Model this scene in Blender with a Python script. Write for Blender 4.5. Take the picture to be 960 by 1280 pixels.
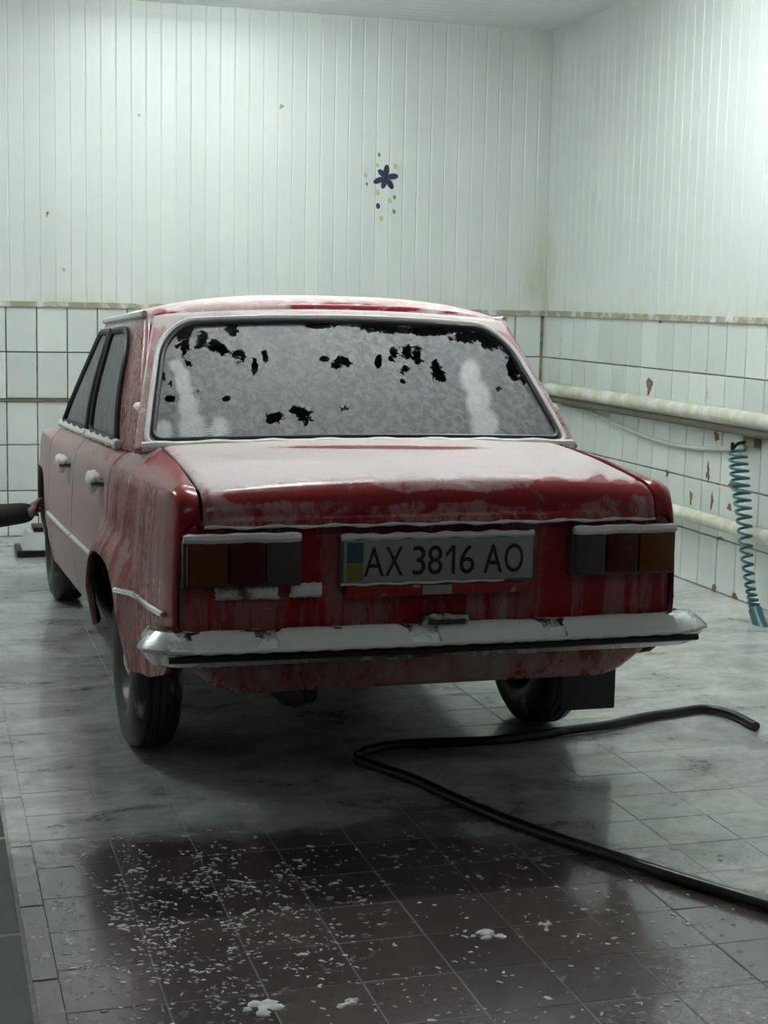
import bpy, bmesh, math, random
import numpy as np
from mathutils import Vector, Matrix, noise as mnoise

random.seed(7)
for o in list(bpy.data.objects): bpy.data.objects.remove(o)
SC = bpy.context.scene
COL = SC.collection

# ------------------------------------------------------------------ camera
CAM = np.array([-1.2934, -3.8580, 1.3729]); YAW, PITCH, ROLL, FPX = 0.28828, 0.13383, 0.01976, 1963.07
def cam_axes():
    cy, sy, cp, sp = math.cos(YAW), math.sin(YAW), math.cos(PITCH), math.sin(PITCH)
    f = np.array([sy*cp, cy*cp, -sp]); r = np.array([cy, -sy, 0.]); u = np.cross(r, f)
    c, s = math.cos(ROLL), math.sin(ROLL)
    return c*r + s*u, -s*r + c*u, f
CR, CU, CF = cam_axes()
cam = bpy.data.cameras.new('camera'); camo = bpy.data.objects.new('camera', cam); COL.objects.link(camo)
cam.sensor_fit = 'HORIZONTAL'; cam.sensor_width = 36.0; cam.lens = 36.0*FPX/960.0
camo.matrix_world = Matrix(((CR[0], CU[0], -CF[0], CAM[0]), (CR[1], CU[1], -CF[1], CAM[1]), (CR[2], CU[2], -CF[2], CAM[2]), (0, 0, 0, 1)))
cam.clip_start = 0.05
SC.camera = camo
def ray(px, py): return CF + CR*(px-480)/FPX + CU*(640-py)/FPX
def on_x(px, py, X): d = ray(px, py); return CAM + d*((X-CAM[0])/d[0])
def on_y(px, py, Y): d = ray(px, py); return CAM + d*((Y-CAM[1])/d[1])
def on_z(px, py, Z): d = ray(px, py); return CAM + d*((Z-CAM[2])/d[2])

# ------------------------------------------------------------------ world, exposure
w = bpy.data.worlds.new('night'); SC.world = w; w.use_nodes = True
w.node_tree.nodes['Background'].inputs[0].default_value = (0.35, 0.42, 0.45, 1)
w.node_tree.nodes['Background'].inputs[1].default_value = 0.02
SC.view_settings.view_transform = 'Standard'; SC.view_settings.look = 'None'
SC.view_settings.gamma = 1.0; SC.view_settings.use_curve_mapping = False
SC.view_settings.exposure = 1.97
LAMP_COLOR = (0.955, 1.0, 0.995)
LAMPS = [  # x, y, length, direction, strength
    (0.25, 4.00, 1.2, 'x', 12.0),
    (1.30, 2.20, 1.2, 'y', 18.0),
    (-2.2, 2.9, 1.2, 'y', 21.0),
    (0.10, 1.30, 1.2, 'x', 20.0),
    (-0.6, -3.2, 1.2, 'x', 4.0),  # unseen tube lamp added near the camera to even out the light
]
XW, YB, ZC, ZL = 2.405, 5.215, 3.0, 1.308      # right wall, back wall, ceiling, ledge

# ------------------------------------------------------------------ helpers
def link(o, parent=None):
    COL.objects.link(o)
    if parent is not None: o.parent = parent
    return o
def mesh_obj(name, verts, faces, mat, parent=None, smooth=True, attrs=None, auto=None):
    me = bpy.data.meshes.new(name)
    me.from_pydata([tuple(map(float, v)) for v in verts], [], faces); me.update()
    if mat: me.materials.append(mat)
    if smooth:
        me.shade_smooth()
        if auto is not None:
            me.set_sharp_from_angle(angle=math.radians(auto))
    if attrs:
        for k, vals in attrs.items():
            a = me.attributes.new(k, 'FLOAT', 'POINT'); a.data.foreach_set('value', np.asarray(vals, dtype=np.float32))
    return link(bpy.data.objects.new(name, me), parent)
def tag(o, label=None, cat=None, group=None, kind=None):
    if label: o['label'] = label
    if cat: o['category'] = cat
    if group: o['group'] = group
    if kind: o['kind'] = kind
    return o
def empty(name, loc=(0, 0, 0)):
    o = bpy.data.objects.new(name, None); o.location = loc; o.empty_display_size = .1
    return link(o)
class MB:
    def __init__(s): s.v = []; s.f = []
    def add(s, v, f):
        n = len(s.v); s.v += [tuple(map(float, p)) for p in v]; s.f += [tuple(i+n for i in q) for q in f]; return s
    def box(s, a, b, ch=0.0):
        (x0, y0, z0), (x1, y1, z1) = a, b
        if ch <= 0:
            v = [(x0,y0,z0),(x1,y0,z0),(x1,y1,z0),(x0,y1,z0),(x0,y0,z1),(x1,y0,z1),(x1,y1,z1),(x0,y1,z1)]
            f = [(0,3,2,1),(4,5,6,7),(0,1,5,4),(1,2,6,5),(2,3,7,6),(3,0,4,7)]
            return s.add(v, f)
        bm = bmesh.new(); bmesh.ops.create_cube(bm, size=1)
        for vv in bm.verts:
            vv.co = Vector(((x0+x1)/2+vv.co.x*(x1-x0), (y0+y1)/2+vv.co.y*(y1-y0), (z0+z1)/2+vv.co.z*(z1-z0)))
        bmesh.ops.bevel(bm, geom=list(bm.edges), offset=ch, segments=2, affect='EDGES', profile=.6)
        bm.verts.index_update()
        s.add([v.co[:] for v in bm.verts], [[v.index for v in f.verts] for f in bm.faces]); bm.free(); return s
    def tube(s, pts, r, n=10, closed=False, caps=True):
        pts = [np.array(p, float) for p in pts]; m = len(pts)
        rr = r if hasattr(r, '__len__') else [r]*m
        up = None; rings = []
        for i in range(m):
            a = pts[(i-1) % m] if (closed or i > 0) else pts[i]
            b = pts[(i+1) % m] if (closed or i < m-1) else pts[i]
            t = b-a; t /= (np.linalg.norm(t)+1e-12)
            if up is None:
                up = np.array([0, 0, 1.]) if abs(t[2]) < .9 else np.array([1., 0, 0])
            up = up - t*(up@t); up /= (np.linalg.norm(up)+1e-12); sd = np.cross(t, up)
            rings.append([pts[i] + rr[i]*(math.cos(2*math.pi*k/n)*up + math.sin(2*math.pi*k/n)*sd) for k in range(n)])
        v = [p for q in rings for p in q]; f = []
        for i in range(m if closed else m-1):
            j = (i+1) % m
            for k in range(n): f.append((i*n+k, i*n+(k+1) % n, j*n+(k+1) % n, j*n+k))
        if caps and not closed:
            f.append(tuple(range(n))); f.append(tuple((m-1)*n+k for k in reversed(range(n))))
        return s.add(v, f)
    def lathe_x(s, prof, c, n=40):
        # prof: list of (x, r) ; axis along x through c
        v = []; f = []; m = len(prof)
        for k in range(n):
            a = 2*math.pi*k/n
            for (x, r) in prof: v.append((c[0]+x, c[1]+r*math.cos(a), c[2]+r*math.sin(a)))
        for k in range(n):
            k2 = (k+1) % n
            for i in range(m-1): f.append((k*m+i, k*m+i+1, k2*m+i+1, k2*m+i))
        return s.add(v, f)
    def build(s, name, mat, parent=None, smooth=True, auto=40):
        o = mesh_obj(name, s.v, s.f, mat, parent, smooth, None, auto)
        bm = bmesh.new(); bm.from_mesh(o.data); bmesh.ops.recalc_face_normals(bm, faces=bm.faces); bm.to_mesh(o.data); bm.free()
        return o
def catmull(pts, sub=8, closed=False):
    pts = [np.array(p, float) for p in pts]; out = []; m = len(pts)
    for i in range(m if closed else m-1):
        p0 = pts[(i-1) % m] if (closed or i > 0) else 2*pts[0]-pts[1]
        p1 = pts[i]; p2 = pts[(i+1) % m]
        p3 = pts[(i+2) % m] if (closed or i+2 < m) else 2*pts[-1]-pts[-2]
        for k in range(sub):
            t = k/sub
            out.append(.5*((2*p1)+(-p0+p2)*t+(2*p0-5*p1+4*p2-p3)*t*t+(-p0+3*p1-3*p2+p3)*t**3))
    if not closed: out.append(pts[-1])
    return out
def copy_tree(o, parent=None):
    c = o.copy(); link(c, parent)
    for ch in list(o.children): copy_tree(ch, c)
    return c

# ------------------------------------------------------------------ materials
class NT:
    def __init__(s, name):
        s.m = bpy.data.materials.new(name); s.m.use_nodes = True; s.t = s.m.node_tree
        s.b = s.t.nodes['Principled BSDF']
    def n(s, typ, **kw):
        nd = s.t.nodes.new(typ)
        for k, v in kw.items():
            if hasattr(nd, k): setattr(nd, k, v)
        return nd
    def l(s, a, b): s.t.links.new(a, b)
    def val(s, sock, v):
        if hasattr(v, 'is_linked') or hasattr(v, 'links'): s.l(v, sock)
        else: sock.default_value = v
    def math(s, op, a, b=0.0, clamp=False):
        nd = s.n('ShaderNodeMath', operation=op); nd.use_clamp = clamp
        s.val(nd.inputs[0], a); s.val(nd.inputs[1], b); return nd.outputs[0]
    def mixc(s, f, a, b, blend='MIX'):
        nd = s.n('ShaderNodeMix'); nd.data_type = 'RGBA'; nd.blend_type = blend
        s.val(nd.inputs[0], f); s.val(nd.inputs[6], a if not isinstance(a, tuple) else (*a, 1)[:4]); s.val(nd.inputs[7], b if not isinstance(b, tuple) else (*b, 1)[:4])
        return nd.outputs[2]
    def mixf(s, f, a, b):
        nd = s.n('ShaderNodeMix'); s.val(nd.inputs[0], f); s.val(nd.inputs[2], a); s.val(nd.inputs[3], b); return nd.outputs[0]
    def ramp(s, f, lo, hi):
        nd = s.n('ShaderNodeMapRange'); nd.interpolation_type = 'SMOOTHSTEP'; s.val(nd.inputs[0], f)
        s.val(nd.inputs[1], lo); s.val(nd.inputs[2], hi); return nd.outputs[0]
    def coord(s, which='Object', scale=(1, 1, 1), loc=(0, 0, 0)):
        if which == 'World': src = s.n('ShaderNodeNewGeometry').outputs['Position']
        else: src = s.n('ShaderNodeTexCoord').outputs[which]
        mp = s.n('ShaderNodeMapping'); mp.inputs['Scale'].default_value = scale; mp.inputs['Location'].default_value = loc
        s.l(src, mp.inputs[0]); return mp.outputs[0]
    def noise(s, co, scale=5., detail=3., rough=.55, dist=0., out=0):
        nd = s.n('ShaderNodeTexNoise'); nd.inputs['Scale'].default_value = scale; nd.inputs['Detail'].default_value = detail
        nd.inputs['Roughness'].default_value = rough; nd.inputs['Distortion'].default_value = dist
        s.l(co, nd.inputs['Vector']); return nd.outputs[out]
    def bump(s, h, strength=.3, dist=.01):
        nd = s.n('ShaderNodeBump'); nd.inputs['Strength'].default_value = strength; nd.inputs['Distance'].default_value = dist
        s.l(h, nd.inputs['Height']); s.l(nd.outputs[0], s.b.inputs['Normal'])
    def attr(s, name):
        nd = s.n('ShaderNodeAttribute'); nd.attribute_name = name; return nd.outputs['Fac']
    def objrand(s): return s.n('ShaderNodeObjectInfo').outputs['Random']
    def base(s, col=None, rough=None, metal=None, spec=None, coat=None):
        if col is not None: s.val(s.b.inputs['Base Color'], (*col, 1) if isinstance(col, tuple) and len(col) == 3 else col)
        if rough is not None: s.val(s.b.inputs['Roughness'], rough)
        if metal is not None: s.val(s.b.inputs['Metallic'], metal)
        if spec is not None: s.val(s.b.inputs['Specular IOR Level'], spec)
        if coat is not None: s.val(s.b.inputs['Coat Weight'], coat)
        return s
def simple(name, col, rough=.5, metal=0., spec=.5, var=.0, vscale=8.):
    t = NT(name); t.base(col, rough, metal, spec)
    if var:
        nz = t.noise(t.coord(), vscale, 4.)
        dark = tuple(c*(1-var) for c in col); lite = tuple(min(1, c*(1+var)) for c in col)
        t.base(t.mixc(nz, dark, lite))
    return t.m
FOAM = (.80, .80, .79)
RED = (.31, .009, .018)

def paint(name, streak):
    """red car paint; attribute 'foam' says how much soap foam lies there"""
    t = NT(name)
    co = t.coord('Object', (17, 17, 1.6) if streak else (14, 14, 14))
    n1 = t.noise(co, 1., 4. if streak else 5., .6, .5)
    n2 = t.noise(t.coord('Object', (90, 90, 40)), 1., 3.)
    f = t.attr('foam')
    s_ = t.math('ADD', f, t.math('MULTIPLY', t.math('SUBTRACT', n1, .5), 2.1 if streak else 1.3))
    s_ = t.math('ADD', s_, t.math('MULTIPLY', t.math('SUBTRACT', n2, .5), .45))
    hard = t.ramp(s_, .40, .66)
    film = t.math('MULTIPLY', t.math('POWER', t.math('MAXIMUM', f, 0.0), .8), .78)
    m = t.math('MULTIPLY', t.math('MAXIMUM', t.math('MULTIPLY', hard, .64 if streak else .77), t.math('MULTIPLY', film, t.ramp(s_, .02, .40))), .97, True)
    t.base(t.mixc(m, RED, (.52, .50, .495) if streak else (.76, .745, .74)), t.mixf(m, .22, .62), 0., .5)
    t.bump(t.math('MULTIPLY', m, n2), .35, .004)
    return t.m
M = {}
M['paint_side'] = paint('red_paint_with_streaked_foam', True)
M['paint_top'] = paint('red_paint_with_foam', False)

def glass_foam(name, vary):
    """window glass under a soap film: attribute 'foam' 0 = bare glass, 1 = thick foam"""
    t = NT(name)
    n1 = t.noise(t.coord('Object', (44, 44, 26)), 1., 4., .6, .6)
    n2 = t.noise(t.coord('Object', (46, 46, 24)), 1., 3., .6, .6)
    f = t.attr('foam')
    s_ = t.math('ADD', f, t.math('MULTIPLY', t.math('SUBTRACT', n1, .5), vary))
    m = t.ramp(s_, .27, .40)
    tone = t.math('ADD', t.math('MULTIPLY', t.ramp(n2, .38, .64), .15), t.math('MULTIPLY', t.ramp(f, .75, 1.15), .55))
    col = t.mixc(tone, (.15, .155, .165), (.80, .81, .82))
    out = t.t.nodes['Material Output']
    gl = t.n('ShaderNodeBsdfPrincipled'); gl.inputs['Base Color'].default_value = (.55, .60, .60, 1)
    gl.inputs['Transmission Weight'].default_value = 1.; gl.inputs['Roughness'].default_value = .04; gl.inputs['IOR'].default_value = 1.12
    t.base(col, .55)
    mx = t.n('ShaderNodeMixShader'); t.l(m, mx.inputs[0]); t.l(gl.outputs[0], mx.inputs[1]); t.l(t.b.outputs[0], mx.inputs[2])
    t.l(mx.outputs[0], out.inputs['Surface'])
    t.bump(n2, .3, .004)
    return t.m
M['glass'] = glass_foam('soapy_window_glass', 1.3)
M['chrome'] = simple('chrome', (.55, .56, .57), .18, 1.0)
def foamy(name, under, rough, metal, amt, sc=(9, 9, 9)):
    t = NT(name); n = t.noise(t.coord('Object', sc), 2., 4., .6)
    m = t.math('MULTIPLY', t.ramp(n, .5-amt*.5, .72-amt*.5), .9)
    t.base(t.mixc(m, under, FOAM), t.mixf(m, rough, .6), t.mixf(m, metal, 0.))
    t.bump(n, .3, .003)
    return t.m
M['chrome_foam'] = foamy('chrome_with_foam', (.55, .56, .57), .16, 1.0, .02)
M['foam'] = foamy('white_foam', (.70, .71, .70), .6, 0., .6, (20, 20, 20))
M['rubber'] = simple('black_rubber', (.012, .012, .013), .45, var=.3)
M['tyre'] = foamy('wet_dirty_tyre', (.014, .014, .014), .4, 0., -.15, (6, 6, 3))
M['dark'] = simple('dark_underbody', (.010, .010, .010), .6, var=.4)
M['interior'] = simple('dark_interior', (.018, .018, .02), .7, var=.3)
M['seat'] = simple('dark_seat_vinyl', (.03, .025, .025), .5, var=.3)
M['amber'] = simple('amber_lens', (.13, .036, .008), .25, var=.25)
M['redlens'] = simple('red_lens', (.075, .006, .009), .25, var=.25)
M['clearlens'] = simple('clear_lens', (.075, .062, .06), .2, var=.25)
M['lampframe'] = simple('dull_lamp_frame', (.12, .10, .10), .35, .5)
M['plate'] = simple('plate_white', (.30, .315, .29), .4, var=.12)
M['plate_frame'] = simple('plate_frame', (.10, .10, .10), .45)
M['plate_red'] = foamy('plate_holder_red', (.30, .02, .02), .3, 0., -.05)
M['blue'] = simple('flag_blue', (.035, .085, .11), .4, var=.2)
M['yellow'] = simple('flag_yellow', (.20, .175, .03), .4, var=.2)
M['black'] = simple('black_print', (.012, .012, .014), .45)

def wall_tile():
    t = NT('glazed_wall_tile')
    r = t.objrand(); p = t.coord('World')
    c = t.mixc(r, (.60, .66, .62), (.70, .76, .72))
    n = t.noise(p, 5., 5., .65); n2 = t.noise(p, 28., 3.)
    st = t.math('MULTIPLY', t.ramp(t.math('ADD', t.math('MULTIPLY', n, .7), t.math('MULTIPLY', n2, .3)), .60, .70), .55)
    c = t.mixc(st, c, (.42, .40, .26))
    t.base(c, .22); t.bump(n2, .05, .002); return t.m
M['wtile'] = wall_tile()
def grout():
    t = NT('dirty_grout'); p = t.coord('World'); n = t.noise(p, 6., 5., .7)
    t.base(t.mixc(t.ramp(n, .35, .65), (.10, .09, .05), (.38, .37, .28)), .9); return t.m
M['grout'] = grout()
def plank():
    t = NT('white_wall_panel'); p = t.coord('World'); n = t.noise(p, 1.6, 4.); r = t.objrand()
    c = t.mixc(t.math('ADD', t.math('MULTIPLY', n, .6), t.math('MULTIPLY', r, .4)), (.63, .69, .65), (.74, .79, .75))
    # yellowed damp stain in the corner of the two walls and along the ledge
    sx = t.n('ShaderNodeSeparateXYZ'); t.l(p, sx.inputs[0])
    dx = t.math('ABSOLUTE', t.math('SUBTRACT', sx.outputs[0], XW-.02)); dy = t.math('ABSOLUTE', t.math('SUBTRACT', sx.outputs[1], YB-.02))
    d = t.math('MAXIMUM', dx, dy)
    zz = t.ramp(sx.outputs[2], 2.1, 1.31)
    near = t.math('MULTIPLY', t.ramp(d, .22, .0), zz)
    led = t.math('MULTIPLY', t.ramp(sx.outputs[2], 1.42, 1.31), .45)
    st = t.math('MULTIPLY', t.math('MAXIMUM', near, led), t.ramp(t.noise(t.coord('World', (9, 9, 2.5)), 1., 4.), .3, .7))
    t.base(t.mixc(t.math('MULTIPLY', st, .75), c, (.45, .44, .25)), .33); return t.m
M['plank'] = plank()
M['gap'] = simple('panel_groove', (.58, .62, .58), .8)
M['ledge'] = foamy('mouldy_ledge', (.34, .33, .21), .6, 0., .1, (5, 5, 5))
M['ceilp'] = simple('ceiling_panel', (.80, .84, .83), .4, var=.04)

def floor_cols(t):
    """returns (foam mask, fine noise) for the wet floor; the foam sheet has its own outline"""
    p = t.coord('World'); sx = t.n('ShaderNodeSeparateXYZ'); t.l(p, sx.inputs[0]); x, y = sx.outputs[0], sx.outputs[1]
    n = t.noise(t.coord('World', (1, 1, 1)), 2.2, 5., .6, .4); nf = t.noise(t.coord('World', (1, 1, 1)), 26., 4., .65)
    wob = t.math('MULTIPLY', t.math('SUBTRACT', n, .5), .9)
    # sheet edge: behind y = edge(x); edge drops to the right
    right = t.ramp(x, -.05, .95)
    edge = t.mixf(right, .02, -1.05)
    d = t.math('ADD', t.math('SUBTRACT', y, edge), wob)
    sheet = t.ramp(d, -.22, .28)
    sheet = t.math('MULTIPLY', sheet, t.mixf(t.ramp(t.noise(t.coord('World', (1, 1.6, 1)), 3.3, 6., .65, .8), .32, .66), .35, 1.0))
    speck = t.math('MULTIPLY', t.ramp(nf, .57, .70), t.ramp(t.noise(p, 1.7, 3.), .42, .62))
    m = t.math('MAXIMUM', t.math('MULTIPLY', sheet, t.mixf(t.ramp(nf, .25, .65), .72, 1.)), t.math('MULTIPLY', speck, .6))
    return m, nf, n, p
def floor_tile():
    t = NT('wet_floor_tile'); m, nf, n, p = floor_cols(t); r = t.objrand()
    c = t.mixc(t.math('ADD', t.math('MULTIPLY', nf, .6), t.math('MULTIPLY', r, .4)), (.030, .024, .022), (.150, .115, .105))
    t.base(t.mixc(m, c, (.72, .745, .72)), t.mixf(m, .26, .30), coat=.7); t.b.inputs['Coat Roughness'].default_value = .10; t.bump(nf, .30, .003); return t.m
M['ftile'] = floor_tile()
def floor_conc():
    t = NT('wet_concrete'); m, nf, n, p = floor_cols(t)
    c = t.mixc(nf, (.09, .09, .07), (.17, .17, .14))
    t.base(t.mixc(m, c, (.72, .745, .72)), t.mixf(m, .26, .30), coat=.7); t.b.inputs['Coat Roughness'].default_value = .10; t.bump(nf, .30, .003); return t.m
M['concrete'] = floor_conc()
def floor_grout():
    t = NT('floor_grout'); m, nf, n, p = floor_cols(t)
    t.base(t.mixc(m, t.mixc(nf, (.07, .065, .06), (.17, .165, .155)), (.60, .625, .60)), t.mixf(m, .45, .42)); t.bump(nf, .3, .004); return t.m
M['fgrout'] = floor_grout()
M['trench'] = simple('green_black_trench_cover', (.028, .036, .030), .5, var=.5, vscale=9)
M['pipe'] = foamy('painted_pipe', (.56, .57, .43), .45, 0., .15, (4, 4, 4))
M['dark_olive'] = simple('dull_dark_olive', (.16, .15, .11), .8, var=.4)
M['cable'] = simple('dirty_white_cable', (.48, .50, .44), .5, var=.2)
M['teal'] = simple('teal_plastic', (.05, .16, .17), .3, var=.2)
M['hose'] = simple('black_hose', (.010, .011, .011), .3, var=.3)
M['rust'] = simple('rust_brown', (.20, .115, .07), .9, var=.45, vscale=30)
M['navy'] = simple('navy_sticker', (.012, .03, .065), .5)
M['stick_yellow'] = simple('yellow_sticker', (.52, .54, .22), .5)
M['stick_grey'] = simple('grey_sticker', (.16, .20, .22), .5)
M['skin'] = simple('skin', (.36, .20, .15), .5, var=.12)
M['sleeve'] = simple('black_jacket', (.010, .011, .012), .7, var=.4)
M['trouser'] = simple('dark_trousers', (.02, .022, .03), .8, var=.3)
M['hair'] = simple('dark_hair', (.012, .009, .007), .6)
M['white_plastic'] = simple('white_plastic', (.62, .65, .63), .4, var=.1)
M['back'] = simple('grey_door_metal', (.10, .11, .11), .5, var=.2)
def emit(name, col, s):
    t = NT(name); t.base((.8, .8, .8), .4); t.b.inputs['Emission Color'].default_value = (*col, 1); t.b.inputs['Emission Strength'].default_value = s; return t.m

# ------------------------------------------------------------------ room
def struct(o): o['kind'] = 'structure'; return o
X0, Y0 = -4.2, -6.0
TX = -1.04          # west edge of the tiled bay
TXE = 1.26          # east edge of the tiled bay
floor = struct(MB().box((X0, Y0, -.30), (XW+.2, YB+.2, -.0008)).build('floor', M['fgrout'], None, False))
# concrete apron to the right and to the left of the tiled bay
def plain(name, x0, x1, y0, y1, z, m, par, nx=2, ny=2, z0=-.03):
    return MB().box((x0, y0, z0), (x1, y1, z)).build(name, m, par, False)
plain('concrete_slab', TXE+.012, XW, Y0, YB, .0, M['concrete'], floor)
plain('concrete_slab', X0, TX-.40, Y0, YB, .0, M['concrete'], floor)
# narrow kerb strip and sunken trench covers left of the bay
strip_mesh = None
y = YB
while y > -3.0:
    o = MB().box((-1.100, y-.395, -.03), (-1.046, y, .002), .003).build('border_tile', M['ftile'], floor, False) if strip_mesh is None else None
    if strip_mesh is None: strip_mesh = (o, y)
    else:
        c = strip_mesh[0].copy(); c.location.y = y-strip_mesh[1]; link(c, floor)
    y -= .4
y = YB-.1; tm = None
while y > -3.0:
    if tm is None:
        tm = (MB().box((-1.435, y-.62, -.03), (-1.108, y-.008, .0005), .004).build('trench_cover', M['trench'], floor, False), y)
    else:
        c = tm[0].copy(); c.location.y = y-tm[1]; link(c, floor)
    y -= .627
# square floor tiles
def tile_mesh(name, w, h, th, ch):
    v = [(-w/2, -h/2, 0), (w/2, -h/2, 0), (w/2, h/2, 0), (-w/2, h/2, 0),
         (-w/2, -h/2, th-ch), (w/2, -h/2, th-ch), (w/2, h/2, th-ch), (-w/2, h/2, th-ch),
         (-w/2+ch, -h/2+ch, th), (w/2-ch, -h/2+ch, th), (w/2-ch, h/2-ch, th), (-w/2+ch, h/2-ch, th)]
    f = [(8, 9, 10, 11)]
    for i in range(4):
        j = (i+1) % 4; f += [(i, j, 4+j, 4+i), (4+i, 4+j, 8+j, 8+i)]
    me = bpy.data.meshes.new(name); me.from_pydata(v, [], f); me.update(); return me
FT = .199
ft = tile_mesh('floor_tile', FT-.0032, FT-.0032, .03, .0008); ft.materials.append(M['ftile'])
cells = []
nx = int(round((TXE-TX)/FT)); ny = int((YB+2.4)/FT)
for i in range(nx+1):
    for j in range(ny+1):
        cx = TX+.0+FT*(i+.5)-.012; cy = -.742+FT*(j-6+.5)
        if cx > TXE-.06 or cy > YB-.1: continue
        d = np.array([cx, cy, 0])-CAM; zf = d@CF; px = 480+FPX*(d@CR)/zf; py = 640-FPX*(d@CU)/zf
        vis = -60 < px < 1020 and py < 1345
        cells.append((0 if vis else 1, zf, cx, cy))
cells.sort()
rest = MB()
for k, (a, zf, cx, cy) in enumerate(cells):
    dz = random.uniform(-.0006, .0006)
    if k < 295:
        o = bpy.data.objects.new('floor_tile', ft); o.location = (cx, cy, -.030+dz); link(o, floor)
        o.rotation_euler = (random.uniform(-.002, .002), random.uniform(-.002, .002), 0)
    else:
        rest.add([(cx+v.co.x, cy+v.co.y, v.co.z-.030+dz) for v in ft.vertices], [tuple(p.vertices) for p in ft.polygons])
if rest.v: tag(rest.build('far_floor_tiles', M['ftile'], floor, False), kind='stuff')

# walls
wall_back = struct(MB().box((X0, YB+.012, 0), (XW+.2, YB+.2, ZC+.2)).build('wall_back', M['grout'], None, False))
wall_right = struct(MB().box((XW+.012, Y0, 0), (XW+.2, YB+.012, ZC+.2)).build('wall_right', M['grout'], None, False))
wall_left = struct(MB().box((X0-.2, Y0, 0), (X0, YB+.012, ZC+.2)).build('wall_left', M['wtile'], None, False))
wall_front = struct(MB().box((X0-.2, Y0-.2, 0), (XW+.2, Y0, ZC+.2)).build('wall_front', M['back'], None, False))
ceiling = struct(MB().box((X0, Y0, ZC+.012), (XW+.012, YB+.012, ZC+.2)).build('ceiling', M['gap'], None, False))
TH = ZL/5
WB, WR = .169, .185
mb_ = tile_mesh('wall_tile', WB-.006, TH-.006, .014, .0025); mb_.materials.append(M['wtile'])
mr_ = tile_mesh('wall_tile', WR-.006, TH-.006, .014, .0025); mr_.materials.append(M['wtile'])
def wtile(me, loc, rot, par):
    o = bpy.data.objects.new('wall_tile', me); o.location = loc; o.rotation_euler = rot; link(o, par)
    return o
BROT = (math.pi/2, 0, 0)
k = -8
while True:
    cx = -.66+WB*(k+.5)
    if cx > XW+.05: break
    for r in range(5):
        wtile(mb_, (cx, YB+.012, ZL-TH*(r+.5)), (math.pi/2+random.uniform(-.004, .004), 0, random.uniform(-.004, .004)), wall_back)
    k += 1
k = -4
while True:
    cy = 4.577-WR*(k+.5)
    if cy < .3: break
    if cy < YB+.06:
        for r in range(5):
            wtile(mr_, (XW+.012, cy, ZL-TH*(r+.5)), (math.pi/2, random.uniform(-.004, .004), -math.pi/2+random.uniform(-.004, .004)), wall_right)
    k += 1
# rest of the tiled zone outside the view
MB().box((X0, YB-.001, 0), (-.66-8.05*WB, YB+.012, ZL)).build('plain_tiled_zone', M['wtile'], wall_back, False)
MB().box((XW-.001, Y0, 0), (XW+.012, .33, ZL)).build('plain_tiled_zone', M['wtile'], wall_right, False)
def plank_mesh(name, w, L):
    # plank lies in local xz, proud towards -y, with rounded edges; groove between planks
    prof = [(-w/2+.0004, .012), (-w/2+.0004, .0022), (-w/2+.006, 0), (w/2-.006, 0), (w/2-.0004, .0022), (w/2-.0004, .012)]
    v = [(x, y, 0) for x, y in prof]+[(x, y, L) for x, y in prof]
    f = [(i, i+1, i+7, i+6) for i in range(5)]
    me = bpy.data.meshes.new(name); me.from_pydata(v, [], f); me.update(); me.materials.append(M['plank']); return me
PB, PR = WB/2, WR/2
pb = plank_mesh('wall_panel', PB, ZC+.02-ZL); pr = plank_mesh('wall_panel', PR, ZC+.02-ZL)
x = -2.2
while x < XW:
    o = bpy.data.objects.new('wall_panel', pb); o.location = (x, YB-.002, ZL); link(o, wall_back); x += PB
y = YB-.03
while y > .2:
    o = bpy.data.objects.new('wall_panel', pr); o.location = (XW-.002, y, ZL); o.rotation_euler = (0, 0, -math.pi/2); link(o, wall_right); y -= PR
MB().box((X0, YB-.001, ZL), (-2.2-PB/2, YB+.012, ZC+.02)).build('plain_panel_zone', M['plank'], wall_back, False)
MB().box((XW-.001, Y0, ZL), (XW+.012, y+PR/2, ZC+.02)).build('plain_panel_zone', M['plank'], wall_right, False)
# ceiling planks run along x
pc = plank_mesh('ceiling_panel', .1, XW-X0); pc.materials.clear(); pc.materials.append(M['ceilp'])
y = YB-.04
while y > -3.5:
    o = bpy.data.objects.new('ceiling_panel', pc); o.location = (X0, y, ZC); link(o, ceiling)
    o.matrix_local = Matrix(((0, 0, 1, X0), (1, 0, 0, y), (0, 1, 0, ZC), (0, 0, 0, 1))); y -= .1
# ledge trims
t1 = struct(MB().box((X0, YB-.016, ZL-.010), (XW, YB+.012, ZL+.022), .004).build('trim_1', M['ledge'], None, False))
t2 = struct(MB().box((XW-.016, Y0, ZL-.010), (XW+.012, YB-.017, ZL+.022), .004).build('trim_2', M['ledge'], None, False))
t3 = struct(MB().box((X0, YB-.012, .768), (XW-.02, YB+.012, .784), .003).build('trim_3', M['dark_olive'], None, False))

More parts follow.
